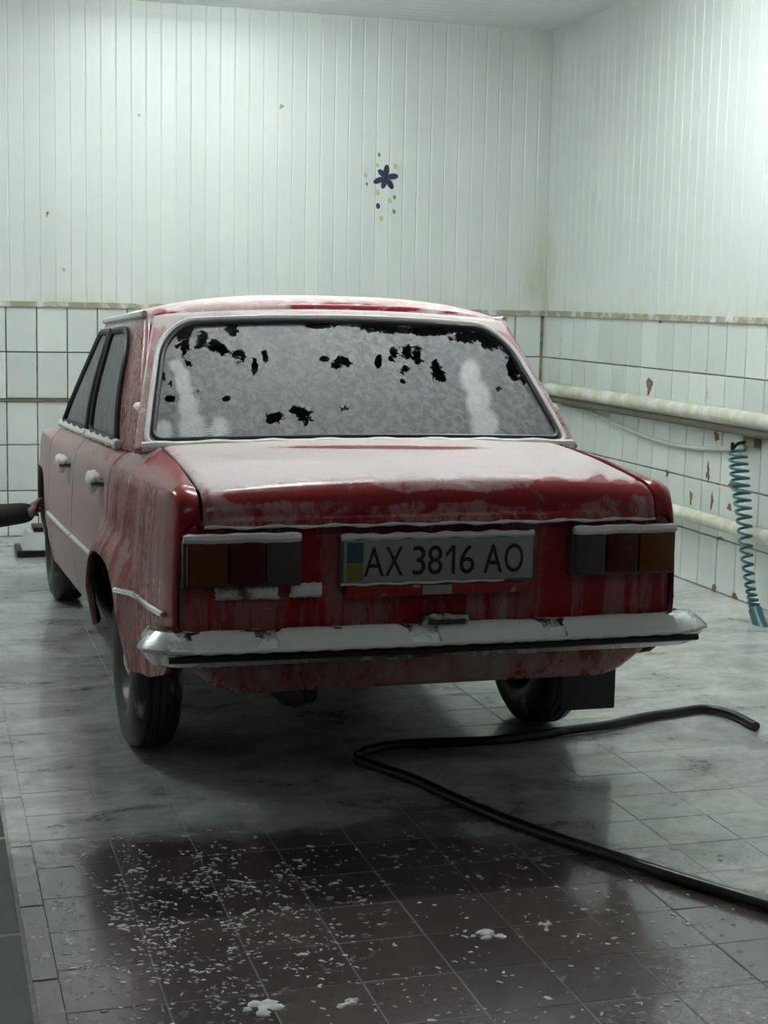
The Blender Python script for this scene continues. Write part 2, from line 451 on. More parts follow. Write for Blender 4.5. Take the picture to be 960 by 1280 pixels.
# ------------------------------------------------------------------ lamps (ceiling tubes)
def lamp(x, y, L, d, s, label):
    r = empty('fluorescent_lamp', (x, y, ZC)); tag(r, label, 'lamp')
    def bx(a, b, **k):
        if d == 'y': a, b = (a[1], a[0], a[2]), (b[1], b[0], b[2])
        lo = tuple(min(p, q) for p, q in zip(a, b)); hi = tuple(max(p, q) for p, q in zip(a, b))
        return MB().box(lo, hi, **k)
    bx((-L/2-.03, -.05, -.05), (L/2+.03, .05, .0), ch=.006).build('housing', M['white_plastic'], r, False)
    for q in (-.03, .03):
        pts = [(-L/2, q, -.075), (L/2, q, -.075)]
        if d == 'y': pts = [(p[1], p[0], p[2]) for p in pts]
        MB().tube(pts, .014, 10).build('tube', emit('tube_glow', LAMP_COLOR, s), r)
    for e in (-L/2-.012, L/2+.012):
        bx((e-.012, -.045, -.092), (e+.012, .045, -.05)).build('socket', M['white_plastic'], r, False)
    return r
LL = ['white twin tube lamp on the ceiling near the back wall', 'white twin tube lamp on the ceiling beside the right wall', 'white twin tube lamp on the ceiling left of the car', 'white twin tube lamp on the ceiling right above the car roof', 'unseen white twin tube fill lamp added on the ceiling far behind the car']
for a, lb in zip(LAMPS, LL): lamp(*a, lb)

# ------------------------------------------------------------------ car
KT = .04
def tz(y): return KT*(1.3-y)          # the car stands with its tail raised
car = empty('saloon_car', (0, 0, 0))
tag(car, 'red four-door saloon car covered in white soap foam, seen from behind', 'car')
def ip(x, xs, ys): return float(np.interp(x, xs, ys))
def W(y): return ip(y, [-.01, 0, .03, .08, .2, .6, 1.2, 2.0, 2.9, 3.4, 3.8, 4.0], [.672, .688, .702, .712, .724, .742, .752, .772, .785, .78, .755, .70])
DXZ = ([.24, .31, .40, .52, .65, .78, .83], [.06, .03, .012, .0, .002, .010, .020])
def sx(y, z): return W(y)-ip(z, *DXZ)*(1-.85*ip(y, [.1, .4, 1.3, 1.6], [0, 1, 1, 0])*(z < .52))
AXR, AXF, RT = .88, 3.304, .292
def zlow(y):
    base = .300
    if y < .5: base = ip(y, [0, .06, .15, .3, .5], [.425, .395, .345, .310, .300])
    z = base
    for ya, R, zc in ((AXR-.03, .385, .222), (AXF, .350, .265)):
        d = abs(y-ya)
        if d < R: z = max(z, (R**3-d**3)**(1/3.)*.985+zc-tz(ya))
    return z
def flare(y, z):
    o = 0
    for ya, R, zc in ((AXR-.03, .385, .222-tz(AXR)), (AXF, .350, .265-tz(AXF))):
        d = (abs(y-ya)**3+(max(0, z-zc)/.985)**3)**(1/3.)-R
        k = max(0, 1-max(d, 0)/.10); o = max(o, (.044 if ya < 2 else .006)*k*k*(3-2*k)*ip(z, [.29, .44], [.40, 1.]))
    return o
def zcrease(y):
    z = .83
    if y < .10: z -= .085*(1-math.sqrt(max(0, 1-((.10-y)/.10)**2)))
    if y > 3.9: z -= .1*((y-3.9)/.1)**2*.4
    return z
def boot_z(y):     # height of the boot lid's outer edge
    zz = ip(y, [-.02, .10, .35, .70, .80], [.835, .846, .885, .915, .92])
    if y < .10: zz -= .085*(1-math.sqrt(max(0, 1-((.10-y)/.10)**2)))
    return zz
def inner(y):
    if y < .72: return (.628, boot_z(y))
    if y < 1.0:
        k = (y-.72)/.28; k = k*k*(3-2*k)
        return (.628*(1-k)+(W(y)-.070)*k, boot_z(.72)*(1-k)+.880*k)
    if y < 2.9: return (W(y)-.070, .880)
    k = min(1, (y-2.9)/.1)
    return ((W(2.9)-.07)*(1-k)+.64*k, .88*(1-k)+k*ip(y, [3, 3.9, 4], [.88, .80, .74]))
def hump(y, z, c, r):
    return max(0, 1-((y-c[0])/r[0])**2-((z-c[1])/r[1])**2)
def foam_side(y, z):
    # doors evenly covered; rear wing streaked; thin on the wing's rear corner
    f = ip(y, [0, .10, .25, .6, .95, 1.1, 2.0, 4], [.02, .08, .17, .24, .30, .64, .80, .8])
    if y > .9: f += .10*(z < .55)
    else: f += .18*(z < .50)
    return f
def side_strip(name, y0, y1, mirror, parent, both=False):
    ys = sorted(set([y0, y1]+[y0+(y1-y0)*i/int(max(6, (y1-y0)/.022)) for i in range(int(max(6, (y1-y0)/.022))+1)]))
    NS = 16; NTp = 5; rows = []; fo = []
    for yy in ys:
        zl = zlow(yy); zc = zcrease(yy); ring = []; fr = []
        # flanged lower lip
        ring.append((sx(yy, zl)+flare(yy, zl)-.018, zl+.004)); fr.append(.3)
        for k in range(NS):
            t = k/(NS-1); z = zl+(zc-zl)*t
            x = sx(yy, max(z, .24)) if zc >= .829 else sx(yy, z+(.83-zc)*t*t)
            ring.append((x+flare(yy, z), z)); fr.append(foam_side(yy, z))
        xi, zi = inner(yy); xo = ring[-1][0]
        for k in range(1, NTp+1):
            t = k/NTp
            ring.append((xo+(xi-xo)*t, zc+(zi-zc)*t+.010*math.sin(math.pi*t)))
            fr.append(ip(yy, [0, .12, .35, .6, .75, 1.0, 1.3, 2.2, 4], [-.5, -.5, -.30, -.05, .85, .20, .40, .66, .8]))
        ring.append((xi-.006, zi-.03)); fr.append(.1)
        rows.append([(x*mirror, yy, z+tz(yy)) for x, z in ring]); fo += fr
    n = len(rows[0]); v = [p for r in rows for p in r]; f = []
    for i in range(len(rows)-1):
        for k in range(n-1):
            q = (i*n+k, i*n+k+1, (i+1)*n+k+1, (i+1)*n+k)
            f.append(q if mirror < 0 else q[::-1])
    o = mesh_obj(name, v, f, M['paint_side'], parent, True, {'foam': fo}, 50)
    md = o.modifiers.new('thickness', 'SOLIDIFY'); md.thickness = .004; md.offset = -1
    return o
parts = {}
for sgn in (-1, 1):
    parts['wing', sgn] = side_strip('rear_wing', 0.0, 1.02, sgn, car)
    parts['rdoor', sgn] = side_strip('rear_door', 1.027, 1.93, sgn, car)
    parts['fdoor', sgn] = side_strip('front_door', 1.937, 2.84, sgn, car)
    side_strip('front_wing', 2.847, 4.0, sgn, car)
    # trim moulding along the flank, handles
    for (a, b, key) in ((.06, .52, 'wing'), (1.20, 1.92, 'rdoor'), (1.945, 2.83, 'fdoor')):
        pts = [(sgn*(sx(yy, .52)+flare(yy, .52)+.004), yy, .52+tz(yy)) for yy in np.linspace(a, b, 12)]
        MB().tube(pts, .0085, 6).build('side_moulding', M['foam'] if key != 'wing' else M['chrome_foam'], parts[key, sgn])
    for yy, key in ((1.19, 'rdoor'), (2.10, 'fdoor')):
        z = .775+tz(yy); xx = sx(yy, .775)
        mb = MB(); mb.tube([(sgn*(xx-.002), yy+.055, z), (sgn*(xx+.030), yy+.05, z), (sgn*(xx+.036), yy, z), (sgn*(xx+.030), yy-.05, z), (sgn*(xx-.002), yy-.055, z)], .011, 8)
        h = mb.build('door_handle', M['chrome'], parts[key, sgn])
        bm = bmesh.new(); bmesh.ops.create_icosphere(bm, subdivisions=3, radius=1)
        for v in bm.verts:
            nn = mnoise.noise(v.co*2.2+Vector((yy, 0, sgn)))
            v.co = Vector((sgn*(xx+.028)+v.co.x*.022*(1+.3*nn), yy+v.co.y*.062*(1+.2*nn), z+.012+v.co.z*.026*(1+.35*nn)-(.022*max(0, -v.co.z)**3)))
        me = bpy.data.meshes.new('handle_foam'); bm.to_mesh(me); bm.free(); me.shade_smooth(); me.materials.append(M['foam']); link(bpy.data.objects.new('handle_foam', me), parts[key, sgn])
# inner dark liner, floor pan, wheel tubs
MB().box((-.56, .30, .40), (.56, 3.95, .78)).build('underbody', M['dark'], car, False)
MB().box((-.60, .06, .43), (.60, .50, .74)).build('boot_tub', M['dark'], car, False)
MB().box((-.70, 1.25, .275), (.70, 2.9, .70)).build('floor_pan', M['dark'], car, False)
# rear panel
def grid(name, xs, ys, fn, mat, parent, fo=None, flip=False, thick=0.004):
    v = [fn(a, b) for b in ys for a in xs]; n = len(xs); f = []
    for j in range(len(ys)-1):
        for i in range(n-1):
            q = (j*n+i, j*n+i+1, (j+1)*n+i+1, (j+1)*n+i); f.append(q[::-1] if flip else q)
    at = {'foam': [fo(a, b) for b in ys for a in xs]} if fo else None
    o = mesh_obj(name, v, f, mat, parent, True, at, 50)
    if thick:
        md = o.modifiers.new('thickness', 'SOLIDIFY'); md.thickness = thick; md.offset = -1
    return o
rp = grid('rear_panel', np.linspace(-.672, .672, 60), np.linspace(.40, .765, 24),
     lambda x, z: (x, .006+.014*(1-(x/.69)**2), z-(.03*max(0, (abs(x)-.62)/.05)**2*(z > .7))+tz(0)), M['paint_side'], car,
     lambda x, z: .15+.12*(z < .47)+.10*math.sin(x*9)**2*(z < .62))
# lower valance under the bumper
def val_pt(x, t):      # t 0 top .. 1 bottom
    e = min(1, max(0, (abs(x)-.50)/.19)); zb = .300+.115*e**2.2
    z = .415+(zb-.415)*t
    return (x*(1-.02*t), .018+.05*t*t+.02*e*t, z+tz(0))
grid('lower_valance', np.linspace(-.695, .695, 50), np.linspace(0, 1, 9), val_pt, M['paint_side'], car, lambda x, t: .44+.12*math.sin(7*x+1), flip=True)
# boot lid: profile from the window base back over the edge and down to the lip
prof = [(.705, .917), (.55, .905), (.40, .890), (.28, .874), (.20, .863), (.14, .8535), (.10, .846)]
for k in range(1, 9):
    a = k/8*math.pi/2
    prof.append((.10-.098*math.sin(a), .846-.070*(1-math.cos(a))))
prof += [(.0005, .760), (-.002, .748)]
pl = np.array(prof); seg = np.concatenate([[0], np.cumsum(np.linalg.norm(np.diff(pl, axis=0), axis=1))])
BL = seg[-1]
def bp_(s): return ip(s, seg, pl[:, 0]), ip(s, seg, pl[:, 1])
BARE = []        # bare red patches on the boot's edge and roof edge, as local (x, y, z, rx, rz)
def boot_fn(x, s):
    y, z = bp_(s); c = 1-(x/.62)**2
    rr = max(0, (abs(x)-.59)/.03)
    return (x, y-.012*c*(s > .75), z+.022*c*min(1, (BL-s)/.12)-.006*rr**2+tz(y))
red_px = [(300, 618, 16, 9), (328, 617, 14, 9), (352, 614, 15, 9), (388, 614, 30, 10), (420, 616, 12, 8), (470, 622, 34, 7), (690, 607, 18, 10), (720, 615, 30, 10), (748, 605, 12, 12), (775, 610, 14, 12), (806, 606, 14, 12), (640, 622, 24, 8), (560, 620, 40, 6), (455, 559, 110, 2.0), (545, 560, 60, 2)]
def project(P):
    d = np.array(P)-CAM; zf = d@CF; return 480+FPX*(d@CR)/zf, 640-FPX*(d@CU)/zf
def patch_val(P, lst):
    px, py = project(P); m = 0
    for (cx, cy, rx, ry) in lst:
        q = ((px-cx)/rx)**2+((py-cy)/ry)**2
        m = max(m, math.exp(-q*q*.7))
    return m
def foam_boot(x, s):
    d = BL-s     # distance from lip
    f = ip(d, [0, .05, .08, .105, .125, .15, .22, .35, .8], [.22, .24, .27, .36, .60, .76, .80, .82, .84])
    f += .08*math.sin(x*11+1)*(d < .15)
    if abs(x) > .6: f *= .8
    return f-.95*patch_val(boot_fn(x, s), red_px)
boot = grid('boot_lid', np.linspace(-.62, .62, 130), list(np.linspace(0, BL-.22, 36))+list(np.linspace(BL-.215, BL, 40)), boot_fn, M['paint_top'], car, foam_boot, flip=True)
mb = MB(); mb.tube([(x, -.008-.010*(1-(x/.62)**2), .7485+tz(0)+.002*math.sin(x*40)) for x in np.linspace(-.618, .618, 60)], [.004+.0015*math.sin(i*1.7) for i in range(60)], 7)
mb.build('lip_foam', M['foam'], boot)
mb = MB(); mb.box((-.60, .05, .60), (.60, .70, .80)).build('boot_lining', M['dark'], car, False)
# bonnet and nose (hidden from this side)
def bon(x, y): return (x, y, ip(y, [2.95, 3.85, 4.0], [.905, .83, .74])+.02*(1-(x/.64)**2)+tz(y))
grid('bonnet', np.linspace(-.64, .64, 16), np.linspace(2.96, 4.0, 16), bon, M['paint_top'], car, lambda x, y: .8)
np_ = grid('nose_panel', np.linspace(-.70, .70, 12), np.linspace(.30, .77, 8), lambda x, z: (x, 4.0+.03*(1-(x/.7)**2), z+tz(4)), M['paint_side'], car, lambda x, z: .6, flip=True)
mb = MB()
for s in (-1, 1): mb.lathe_x([(0, .001), (.01, .06), (.0, .085), (-.03, .09)], (0, 0, 0), 20)
for s in (-.50, .50):
    v = [(s+.085*math.cos(a), 4.035, .60+.085*math.sin(a)) for a in np.linspace(0, 2*math.pi, 20, endpoint=False)]
    q = MB(); q.add(v+[(s, 4.05, .60)], [(i, (i+1) % 20, 20) for i in range(20)]).build('headlamp', M['clearlens'], car)
grid('scuttle', np.linspace(-.70, .70, 8), np.linspace(2.80, 2.98, 4), lambda x, y: (x, y, .885+tz(y)), M['paint_top'], car, lambda x, y: .8)

# ---- greenhouse
def R_(s, t):           # rear face, t 0 base .. 1 roof edge
    hw = .700-.105*t-.012*t*t
    y = .665+.40*t+.015*t*t+.055*s*s*(1-.2*t); z = .905+.415*t-.012*s*s*t+.012*(1-s*s)
    return np.array((hw*s, y, z))
GB, GT = .880, 1.312
def S_(q, t, sgn):      # flank: q = real y
    z = GB+(GT-GB)*t; x = (W(q)-.072)*(1-t)+.603*t+.022*math.sin(math.pi*t*.9)*(1-t)+.012*t*(1-t)
    if q > 2.2 or q < 1.25: x -= .035*t*max(0, (q-2.2)/.6, (1.25-q)/.5)**1.5
    return np.array((x*sgn, q, z))
def P3(p): return (p[0], p[1], p[2]+tz(p[1]))
def rounded(ax, bx, ay, by, r4, n=8, tilt=None, nedge=16):
    """rounded box outline in (u,v) counter-clockwise from lower left; r4 = radii ll, lr, ur, ul in (ru, rv)"""
    pts = []
    cs = [(ax, ay, r4[0], math.pi, 1.5*math.pi), (bx, ay, r4[1], 1.5*math.pi, 2*math.pi), (bx, by, r4[2], 0, .5*math.pi), (ax, by, r4[3], .5*math.pi, math.pi)]
    sg = [(1, 1), (-1, 1), (-1, -1), (1, -1)]
    arcs = []
    for (cx, cy, (ru, rv), a0, a1), (su, sv) in zip(cs, sg):
        arcs.append([(cx+su*ru+ru*math.cos(a0+(a1-a0)*k/n), cy+sv*rv+rv*math.sin(a0+(a1-a0)*k/n)) for k in range(n+1)])
    for i in range(4):
        pts += arcs[i]
        a, b = arcs[i][-1], arcs[(i+1) % 4][0]
        pts += [(a[0]+(b[0]-a[0])*k/nedge, a[1]+(b[1]-a[1])*k/nedge) for k in range(1, nedge)]
    return pts
def box_pts(ax, bx, ay, by, ref):
    """points on the rectangle matching ref (projected radially, corners kept by angle order)"""
    out = []
    cx, cy = (ax+bx)/2, (ay+by)/2; rx0, rx1 = min(p[0] for p in ref), max(p[0] for p in ref); ry0, ry1 = min(p[1] for p in ref), max(p[1] for p in ref)
    for u, v in ref:
        a = (u-(rx0+rx1)/2)/((rx1-rx0)/2); b = (v-(ry0+ry1)/2)/((ry1-ry0)/2)
        m = max(abs(a), abs(b)); a /= m; b /= m
        out.append((cx+a*(bx-ax)/2, cy+b*(by-ay)/2))
    return out
def holed(name, outer, inner_, fn, mat, parent, foam, rings=4, flip=False):
    n = len(inner_); v = []; fo = []; f = []
    for r in range(rings+1):
        t = r/rings
        for o_, i_ in zip(outer, inner_):
            u = o_[0]+(i_[0]-o_[0])*t; vv = o_[1]+(i_[1]-o_[1])*t
            p = P3(fn(u, vv)); v.append(p); fo.append(foam(u, vv, t))
    for r in range(rings):
        for k in range(n):
            q = (r*n+k, r*n+(k+1) % n, (r+1)*n+(k+1) % n, (r+1)*n+k); f.append(q[::-1] if flip else q)
    o = mesh_obj(name, v, f, mat, parent, True, {'foam': fo}, 60)
    md = o.modifiers.new('thickness', 'SOLIDIFY'); md.thickness = .02; md.offset = -1
    return o
def pane(name, inner_, fn, mat, parent, foam, inset=.0, flip=False, rings=28):
    n = len(inner_); cu = sum(p[0] for p in inner_)/n; cv = sum(p[1] for p in inner_)/n
    v = []; fo = []; f = []
    for r in range(rings):
        t = 1-r/rings
        for u, w_ in inner_:
            p = P3(fn(cu+(u-cu)*t, cv+(w_-cv)*t)); v.append(p); fo.append(foam(p))
    p = P3(fn(cu, cv)); v.append(p); fo.append(foam(p))
    for r in range(rings-1):
        for k in range(n):
            q = (r*n+k, r*n+(k+1) % n, (r+1)*n+(k+1) % n, (r+1)*n+k); f.append(q[::-1] if flip else q)
    L = (rings-1)*n
    for k in range(n):
        q = (L+k, L+(k+1) % n, rings*n); f.append(q[::-1] if flip else q)
    return mesh_obj(name, v, f, mat, parent, True, {'foam': fo})
shell = empty('cabin', (0, 0, 0)); shell.parent = car
# rear face and rear window
win = rounded(-.928, .928, .055, .905, [(.05, .07), (.05, .07), (.16, .24), (.16, .24)], 8, nedge=40)
out = box_pts(-1, 1, 0, 1, win)
def foam_rear(u, v, t): return .75 if v > .9 else (.62 if abs(u) < .93 else .42)
holed('rear_window_surround', out, win, R_, M['paint_top'], shell, foam_rear)
dark_px = [(505, 413, 55, 5), (545, 414, 45, 6), (590, 420, 34, 10), (620, 424, 24, 14), (640, 455, 8, 22), (402, 407, 22, 5), (470, 408, 30, 4), (530, 412, 22, 9), (565, 410, 14, 10),
 (290, 412, 10, 8), (252, 424, 9, 12), (232, 415, 10, 10), (225, 436, 14, 12), (268, 432, 9, 9), (280, 438, 8, 8), (298, 445, 9, 10), (318, 458, 5, 13), (332, 445, 5, 10), (215, 443, 6, 8), (205, 470, 5, 6), (214, 480, 5, 5), (213, 498, 9, 5), (247, 492, 5, 6), (235, 455, 5, 6), (200, 450, 4, 8), (283, 498, 5, 5),
 (342, 523, 13, 8), (381, 520, 10, 13), (368, 512, 8, 7), (425, 453, 14, 8), (405, 449, 8, 4), (473, 452, 6, 9), (492, 443, 7, 10), (508, 440, 7, 12), (522, 445, 7, 14), (545, 462, 7, 14), (553, 472, 7, 8), (505, 462, 6, 6), (503, 477, 4, 4), (646, 468, 8, 9), (622, 487, 4, 4), (430, 510, 5, 5), (655, 470, 4, 12)]
lite_px = [(207, 425, 6, 12), (218, 448, 7, 16), (228, 475, 9, 20), (235, 505, 12, 22), (240, 535, 16, 18), (588, 470, 12, 20), (598, 500, 14, 24), (606, 530, 16, 18), (205, 540, 10, 14), (275, 535, 10, 14)]
def foam_glass(p):
    f = .70-.58*patch_val(p, dark_px)+.55*patch_val(p, lite_px)
    return f
rg = pane('rear_window', win, R_, M['glass'], shell, foam_glass, rings=46)
mb = MB(); mb.tube([np.array(P3(R_(u, v)))+np.array((0, -.004, .001)) for u, v in win], .0085, 8, closed=True); mb.build('window_seal', M['rubber'], rg)
w2 = rounded(-.955, .955, .025, .935, [(.05, .07), (.05, .07), (.17, .26), (.17, .26)], 8, nedge=40)
mb = MB(); mb.tube([np.array(P3(R_(u, v)))+np.array((0, -.004, .002)) for u, v in w2], .0085, 6, closed=True); mb.build('window_trim', M['foam'], rg)
mb = MB(); mb.tube([np.array(P3(R_(u, .02)))+np.array((0, -.012, .000)) for u in np.linspace(-.97, .97, 40)], [.014+.003*math.sin(i*1.3) for i in range(40)], 8); mb.build('sill_foam', M['foam'], rg)
# flanks with two door windows a side
for sgn in (-1, 1):
    fn = lambda u, v, s=sgn: S_(u, v, s)
    fl = (sgn < 0)
    def yr(v): return R_(1, (GB+(GT-GB)*v-.905+.0)/.41)[1]+.045
    def ya(v): return 2.98-.72*v
    # map unit square of each half onto the flank (edges lean)
    def m_rear(a, b, s=sgn): return S_(yr(b)+(1.945-yr(b))*a, b, s)
    def m_front(a, b, s=sgn): return S_(1.945+(ya(b)-1.945)*a, b, s)
    for nm, mp, r4, lo, hi in (('rear_door_frame', m_rear, [(.06, .05), (.06, .05), (.06, .08), (.20, .26)], .40, .955), ('front_door_frame', m_front, [(.05, .05), (.04, .05), (.10, .2), (.05, .06)], .05, .93)):
        wi = rounded(lo if nm[0] == 'r' else .06, hi, .06, .90, r4, 6, nedge=12)
        if nm[0] == 'r': wi = [(a-.13*b*(1-a) if a < .7 else a, b) for a, b in wi]
        ou = box_pts(0, 1, 0, 1, wi)
        key = 'rdoor' if nm[0] == 'r' else 'fdoor'
        fo = (lambda a, b, t: ip(a, [0, .3, .5, 1], [.20, .28, .60, .6])+(.2 if b > .93 else 0)) if nm[0] == 'r' else (lambda a, b, t: .5)
        holed(nm, ou, wi, mp, M['paint_top'], shell, fo, flip=fl)
        g = pane('door_glass', wi, mp, M['glass'], parts[key, sgn], (lambda p: .74+.05*math.sin(p[2]*14+p[1]*5)) if nm[0] == 'r' else (lambda p: .60+.12*math.sin(p[2]*17+p[1]*9)), flip=fl, rings=12)
        mb = MB(); mb.tube([np.array(P3(mp(a, b)))+np.array((sgn*.005, 0, 0)) for a, b in wi], .012, 6, closed=True); mb.build('window_seal', M['rubber'], g)
        mb = MB(); mb.tube([np.array(P3(mp(a, .035)))+np.array((sgn*.010, 0, 0)) for a in np.linspace(.36 if nm[0] == 'r' else .03, .97, 14)], [.014+.005*math.sin(i*2.1) for i in range(14)], 8); mb.build('sill_foam', M['foam'], g)
    # rounded rear pillar corner joining rear face and flank
    v = []; fo = []; NTt = 24; NB = 8
    for j in range(NTt+1):
        t = j/NTt; p0 = R_(sgn, t)
        b = min(1, max(0, (p0[2]-GB)/(GT-GB))); p2 = S_(yr(b), b, sgn); p2 = np.array((p2[0], p2[1], p0[2]))
        pc_ = np.array((p2[0]+(p2[0]-p0[0])*.1, p0[1]+.004, p0[2]))
        for k in range(NB+1):
            u = k/NB; p = (1-u)**2*p0+2*u*(1-u)*pc_+u*u*p2; v.append(P3(p)); fo.append(.12+.20*(u > .6)+.25*(t > .92)+.3*(t < .06))
    f = []
    for j in range(NTt):
        for k in range(NB):
            q = (j*(NB+1)+k, j*(NB+1)+k+1, (j+1)*(NB+1)+k+1, (j+1)*(NB+1)+k); f.append(q[::-1] if fl else q)
    mesh_obj('rear_pillar', v, f, M['paint_top'], shell, True, {'foam': fo})
    # vent on the pillar
    def pil(u, t, sg=sgn):
        p0 = R_(sg, t); b = min(1, max(0, (p0[2]-GB)/(GT-GB))); p2 = S_(yr(b), b, sg); p2 = np.array((p2[0], p2[1], p0[2]))
        pc_ = np.array((p2[0]+(p2[0]-p0[0])*.1, p0[1]+.004, p0[2])); return np.array(P3((1-u)**2*p0+2*u*(1-u)*pc_+u*u*p2))
    vc = pil(.72, .17); up = pil(.72, .26)-pil(.72, .08); up /= np.linalg.norm(up); al = pil(.95, .17)-pil(.5, .17); al /= np.linalg.norm(al); nn = np.cross(al, up); nn *= np.sign(nn[0])*sgn; nn /= np.linalg.norm(nn)
    def vm(m_): m_.v = [tuple(vc+al*p[0]+nn*p[1]+up*p[2]) for p in m_.v]; return m_
    vo = vm(MB().box((-.024, -.012, -.070), (.024, .010, .070), .006)).build('pillar_vent', M['chrome'], shell)
    sb = MB()
    for k in range(4): sb.box((-.016, .002, -.058+k*.026), (.016, .0115, -.044+k*.026))
    vm(sb).build('vent_slots', M['rubber'], vo, False)
    vm(MB().tube([(-.024, .006, .068), (0, .008, .074), (.024, .006, .070)], [.012, .017, .013], 8)).build('vent_foam', M['foam'], vo)
    # drip gutter along the roof edge
    mb = MB(); mb.tube([np.array(P3(S_(q, 1.0, sgn)))+np.array((sgn*.008, 0, 0)) for q in np.linspace(yr(1)-.0, 2.27, 20)], .011, 6); mb.build('roof_gutter', M['foam'], shell)
# windscreen
def F_(s, t):
    hw = .690-.10*t; y = 2.99-.72*t+.06*(1-s*s)*(1-.4*t)*1.0; z = GB+(GT-GB)*t+.01*(1-s*s)
    return np.array((hw*s, y, z))
wi = rounded(-.93, .93, .06, .92, [(.05, .06)]*2+[(.1, .14)]*2, 6, nedge=16)
holed('windscreen_surround', box_pts(-1, 1, 0, 1, wi), wi, F_, M['paint_top'], shell, lambda u, v, t: .6, flip=True)
pane('windscreen', wi, F_, M['glass'], shell, lambda p: .80, flip=True, rings=8)
# roof
def roof_fn(a, b):       # a -1..1 across, b 0..1 rear to front
    pr_, pf = R_(a, 1.0), F_(a, 1.0)
    y = pr_[1]+(pf[1]-pr_[1])*b
    edge = R_(1, 1)[0]*(1-b)+F_(1, 1)[0]*b; mid = S_(max(1.15, min(2.2, y)), 1, 1)[0]
    hw = edge+(mid-edge)*min(1, min(b, 1-b)*8)
    zb = pr_[2]*(1-b)+pf[2]*b
    d = (1-abs(a)**3.2)**.6*min(1, (1-abs(2*b-1)**5)**.5)
    return (a*hw, y, zb+.058*d+tz(y))
roof_red = [(380, 384, 18, 4), (420, 383, 26, 4), (455, 385, 22, 4), (500, 387, 24, 3), (200, 392, 8, 6), (215, 394, 6, 4), (560, 391, 12, 2), (178, 405, 6, 14)]
def foam_roof(a, b):
    f = ip(b, [0, .012, .05, .12, 1], [.56, .50, .60, .80, .82])
    if abs(a) > .95: f -= .2
    return f-.85*patch_val(roof_fn(a, b), roof_red)
grid('roof', np.sin(np.linspace(-math.pi/2, math.pi/2, 90)), list(np.linspace(0, .12, 22))+list(np.linspace(.14, 1, 30)), roof_fn, M['paint_top'], shell, foam_roof, thick=0)
# interior
it = empty('interior', (0, 0, 0)); it.parent = car
MB().box((-.60, .74, .80), (.60, 1.15, .885), .01).build('parcel_shelf', M['interior'], it, False)
MB().box((-.60, 1.12, .55), (.60, 1.26, 1.02), .04).build('rear_bench_back', M['seat'], it)
for s in (-.33, .33): MB().box((s-.23, 1.98, .55), (s+.23, 2.10, 1.08), .05).build('front_seat_back', M['seat'], it)
MB().box((-.62, 2.70, .62), (.62, 2.92, .86), .03).build('dashboard', M['interior'], it)
# ---- bumper
bx_ = []
sec = [(-.0, .490), (.040, .490), (.070, .472), (.094, .454), (.096, .446), (.082, .440), (.060, .410), (.040, .402), (.0, .400)]
path = []
for k in range(9):
    a = k/8*math.pi/2; path.append((-.775+.07*(1-math.cos(a)) if False else -.775+.06*(1-math.cos(a)), .12-.17*math.sin(a)*1.0 if k else .16, a))
N = 40
ctr = [(-.722, .16), (-.722, .09), (-.720, .045), (-.708, .010), (-.68, -.012)]
ctr += [(x, -.015-.012*(1-(x/.7)**2)) for x in np.linspace(-.64, .64, 34)]
ctr += [(.68, -.012), (.708, .010), (.720, .045), (.722, .09), (.722, .16)]
ctr = [np.array(p) for p in ctr]; m_ = len(ctr); v = []; f = []; fo = []
for i, p in enumerate(ctr):
    t = ctr[min(i+1, m_-1)]-ctr[max(i-1, 0)]; t /= np.linalg.norm(t); nrm = np.array((t[1], -t[0]))
    tip = min(1, min(i, m_-1-i)/3)
    for d, z in sec:
        zz = .449+(z-.449)*(.55+.45*tip)
        q = p+nrm*(d*(.35+.65*tip*(.8 if 3 < i < m_-4 or True else 1))); v.append((q[0], q[1], zz+tz(0)))
ns = len(sec)
for i in range(m_-1):
    for k in range(ns): f.append((i*ns+k, i*ns+(k+1) % ns, (i+1)*ns+(k+1) % ns, (i+1)*ns+k))
f.append(tuple(range(ns))); f.append(tuple((m_-1)*ns+k for k in reversed(range(ns))))
bump = mesh_obj('rear_bumper', v, f, M['chrome_foam'], car, True, None, 35)
bm = bmesh.new(); bm.from_mesh(bump.data); bmesh.ops.recalc_face_normals(bm, faces=bm.faces); bm.to_mesh(bump.data); bm.free()
# rubber-black lower blade
mb = MB(); mb.tube([(x, -.088-.012*(1-(x/.7)**2), .432+tz(0)) for x in np.linspace(-.72, .72, 30)], .009, 6); mb.build('bumper_strip', M['rubber'], bump)
# foam lying on the bumper, broken where it slid off
def foam_bed(name, x0, x1, y0, y1, z, h, parent, seed, n=40, m=7):
    v = []; f = []
    for j in range(m+1):
        for i in range(n+1):
            a, b = i/n, j/m; x = x0+(x1-x0)*a; y = y0+(y1-y0)*b
            e = min(1, min(a, 1-a)*n/2.0)*min(1, min(b, 1-b)*m/1.2)
            k = mnoise.noise(Vector((x*16, y*16, seed)))*.5+.6
            zz = z(x, y) if callable(z) else z
            v.append((x, y, zz-.003+h*max(.25, k)*math.sqrt(max(0, e))))
    w_ = n+1
    for j in range(m):
        for i in range(n): f.append((j*w_+i, j*w_+i+1, (j+1)*w_+i+1, (j+1)*w_+i))
    return mesh_obj(name, v, f, M['foam'], parent, True)
def btop(x, y):
    d = -.015-.012*(1-(x/.7)**2)-y
    return ip(d, [0, .040, .070, .094], [.490, .490, .472, .454])+tz(0)
for i, (a, b) in enumerate([(-.66, -.50), (-.445, -.10), (-.02, .27), (.33, .66)]):
    foam_bed('bumper_foam', a, b, -.114, -.02, btop, .008, bump, 3.1*i, int((b-a)*70)+4)
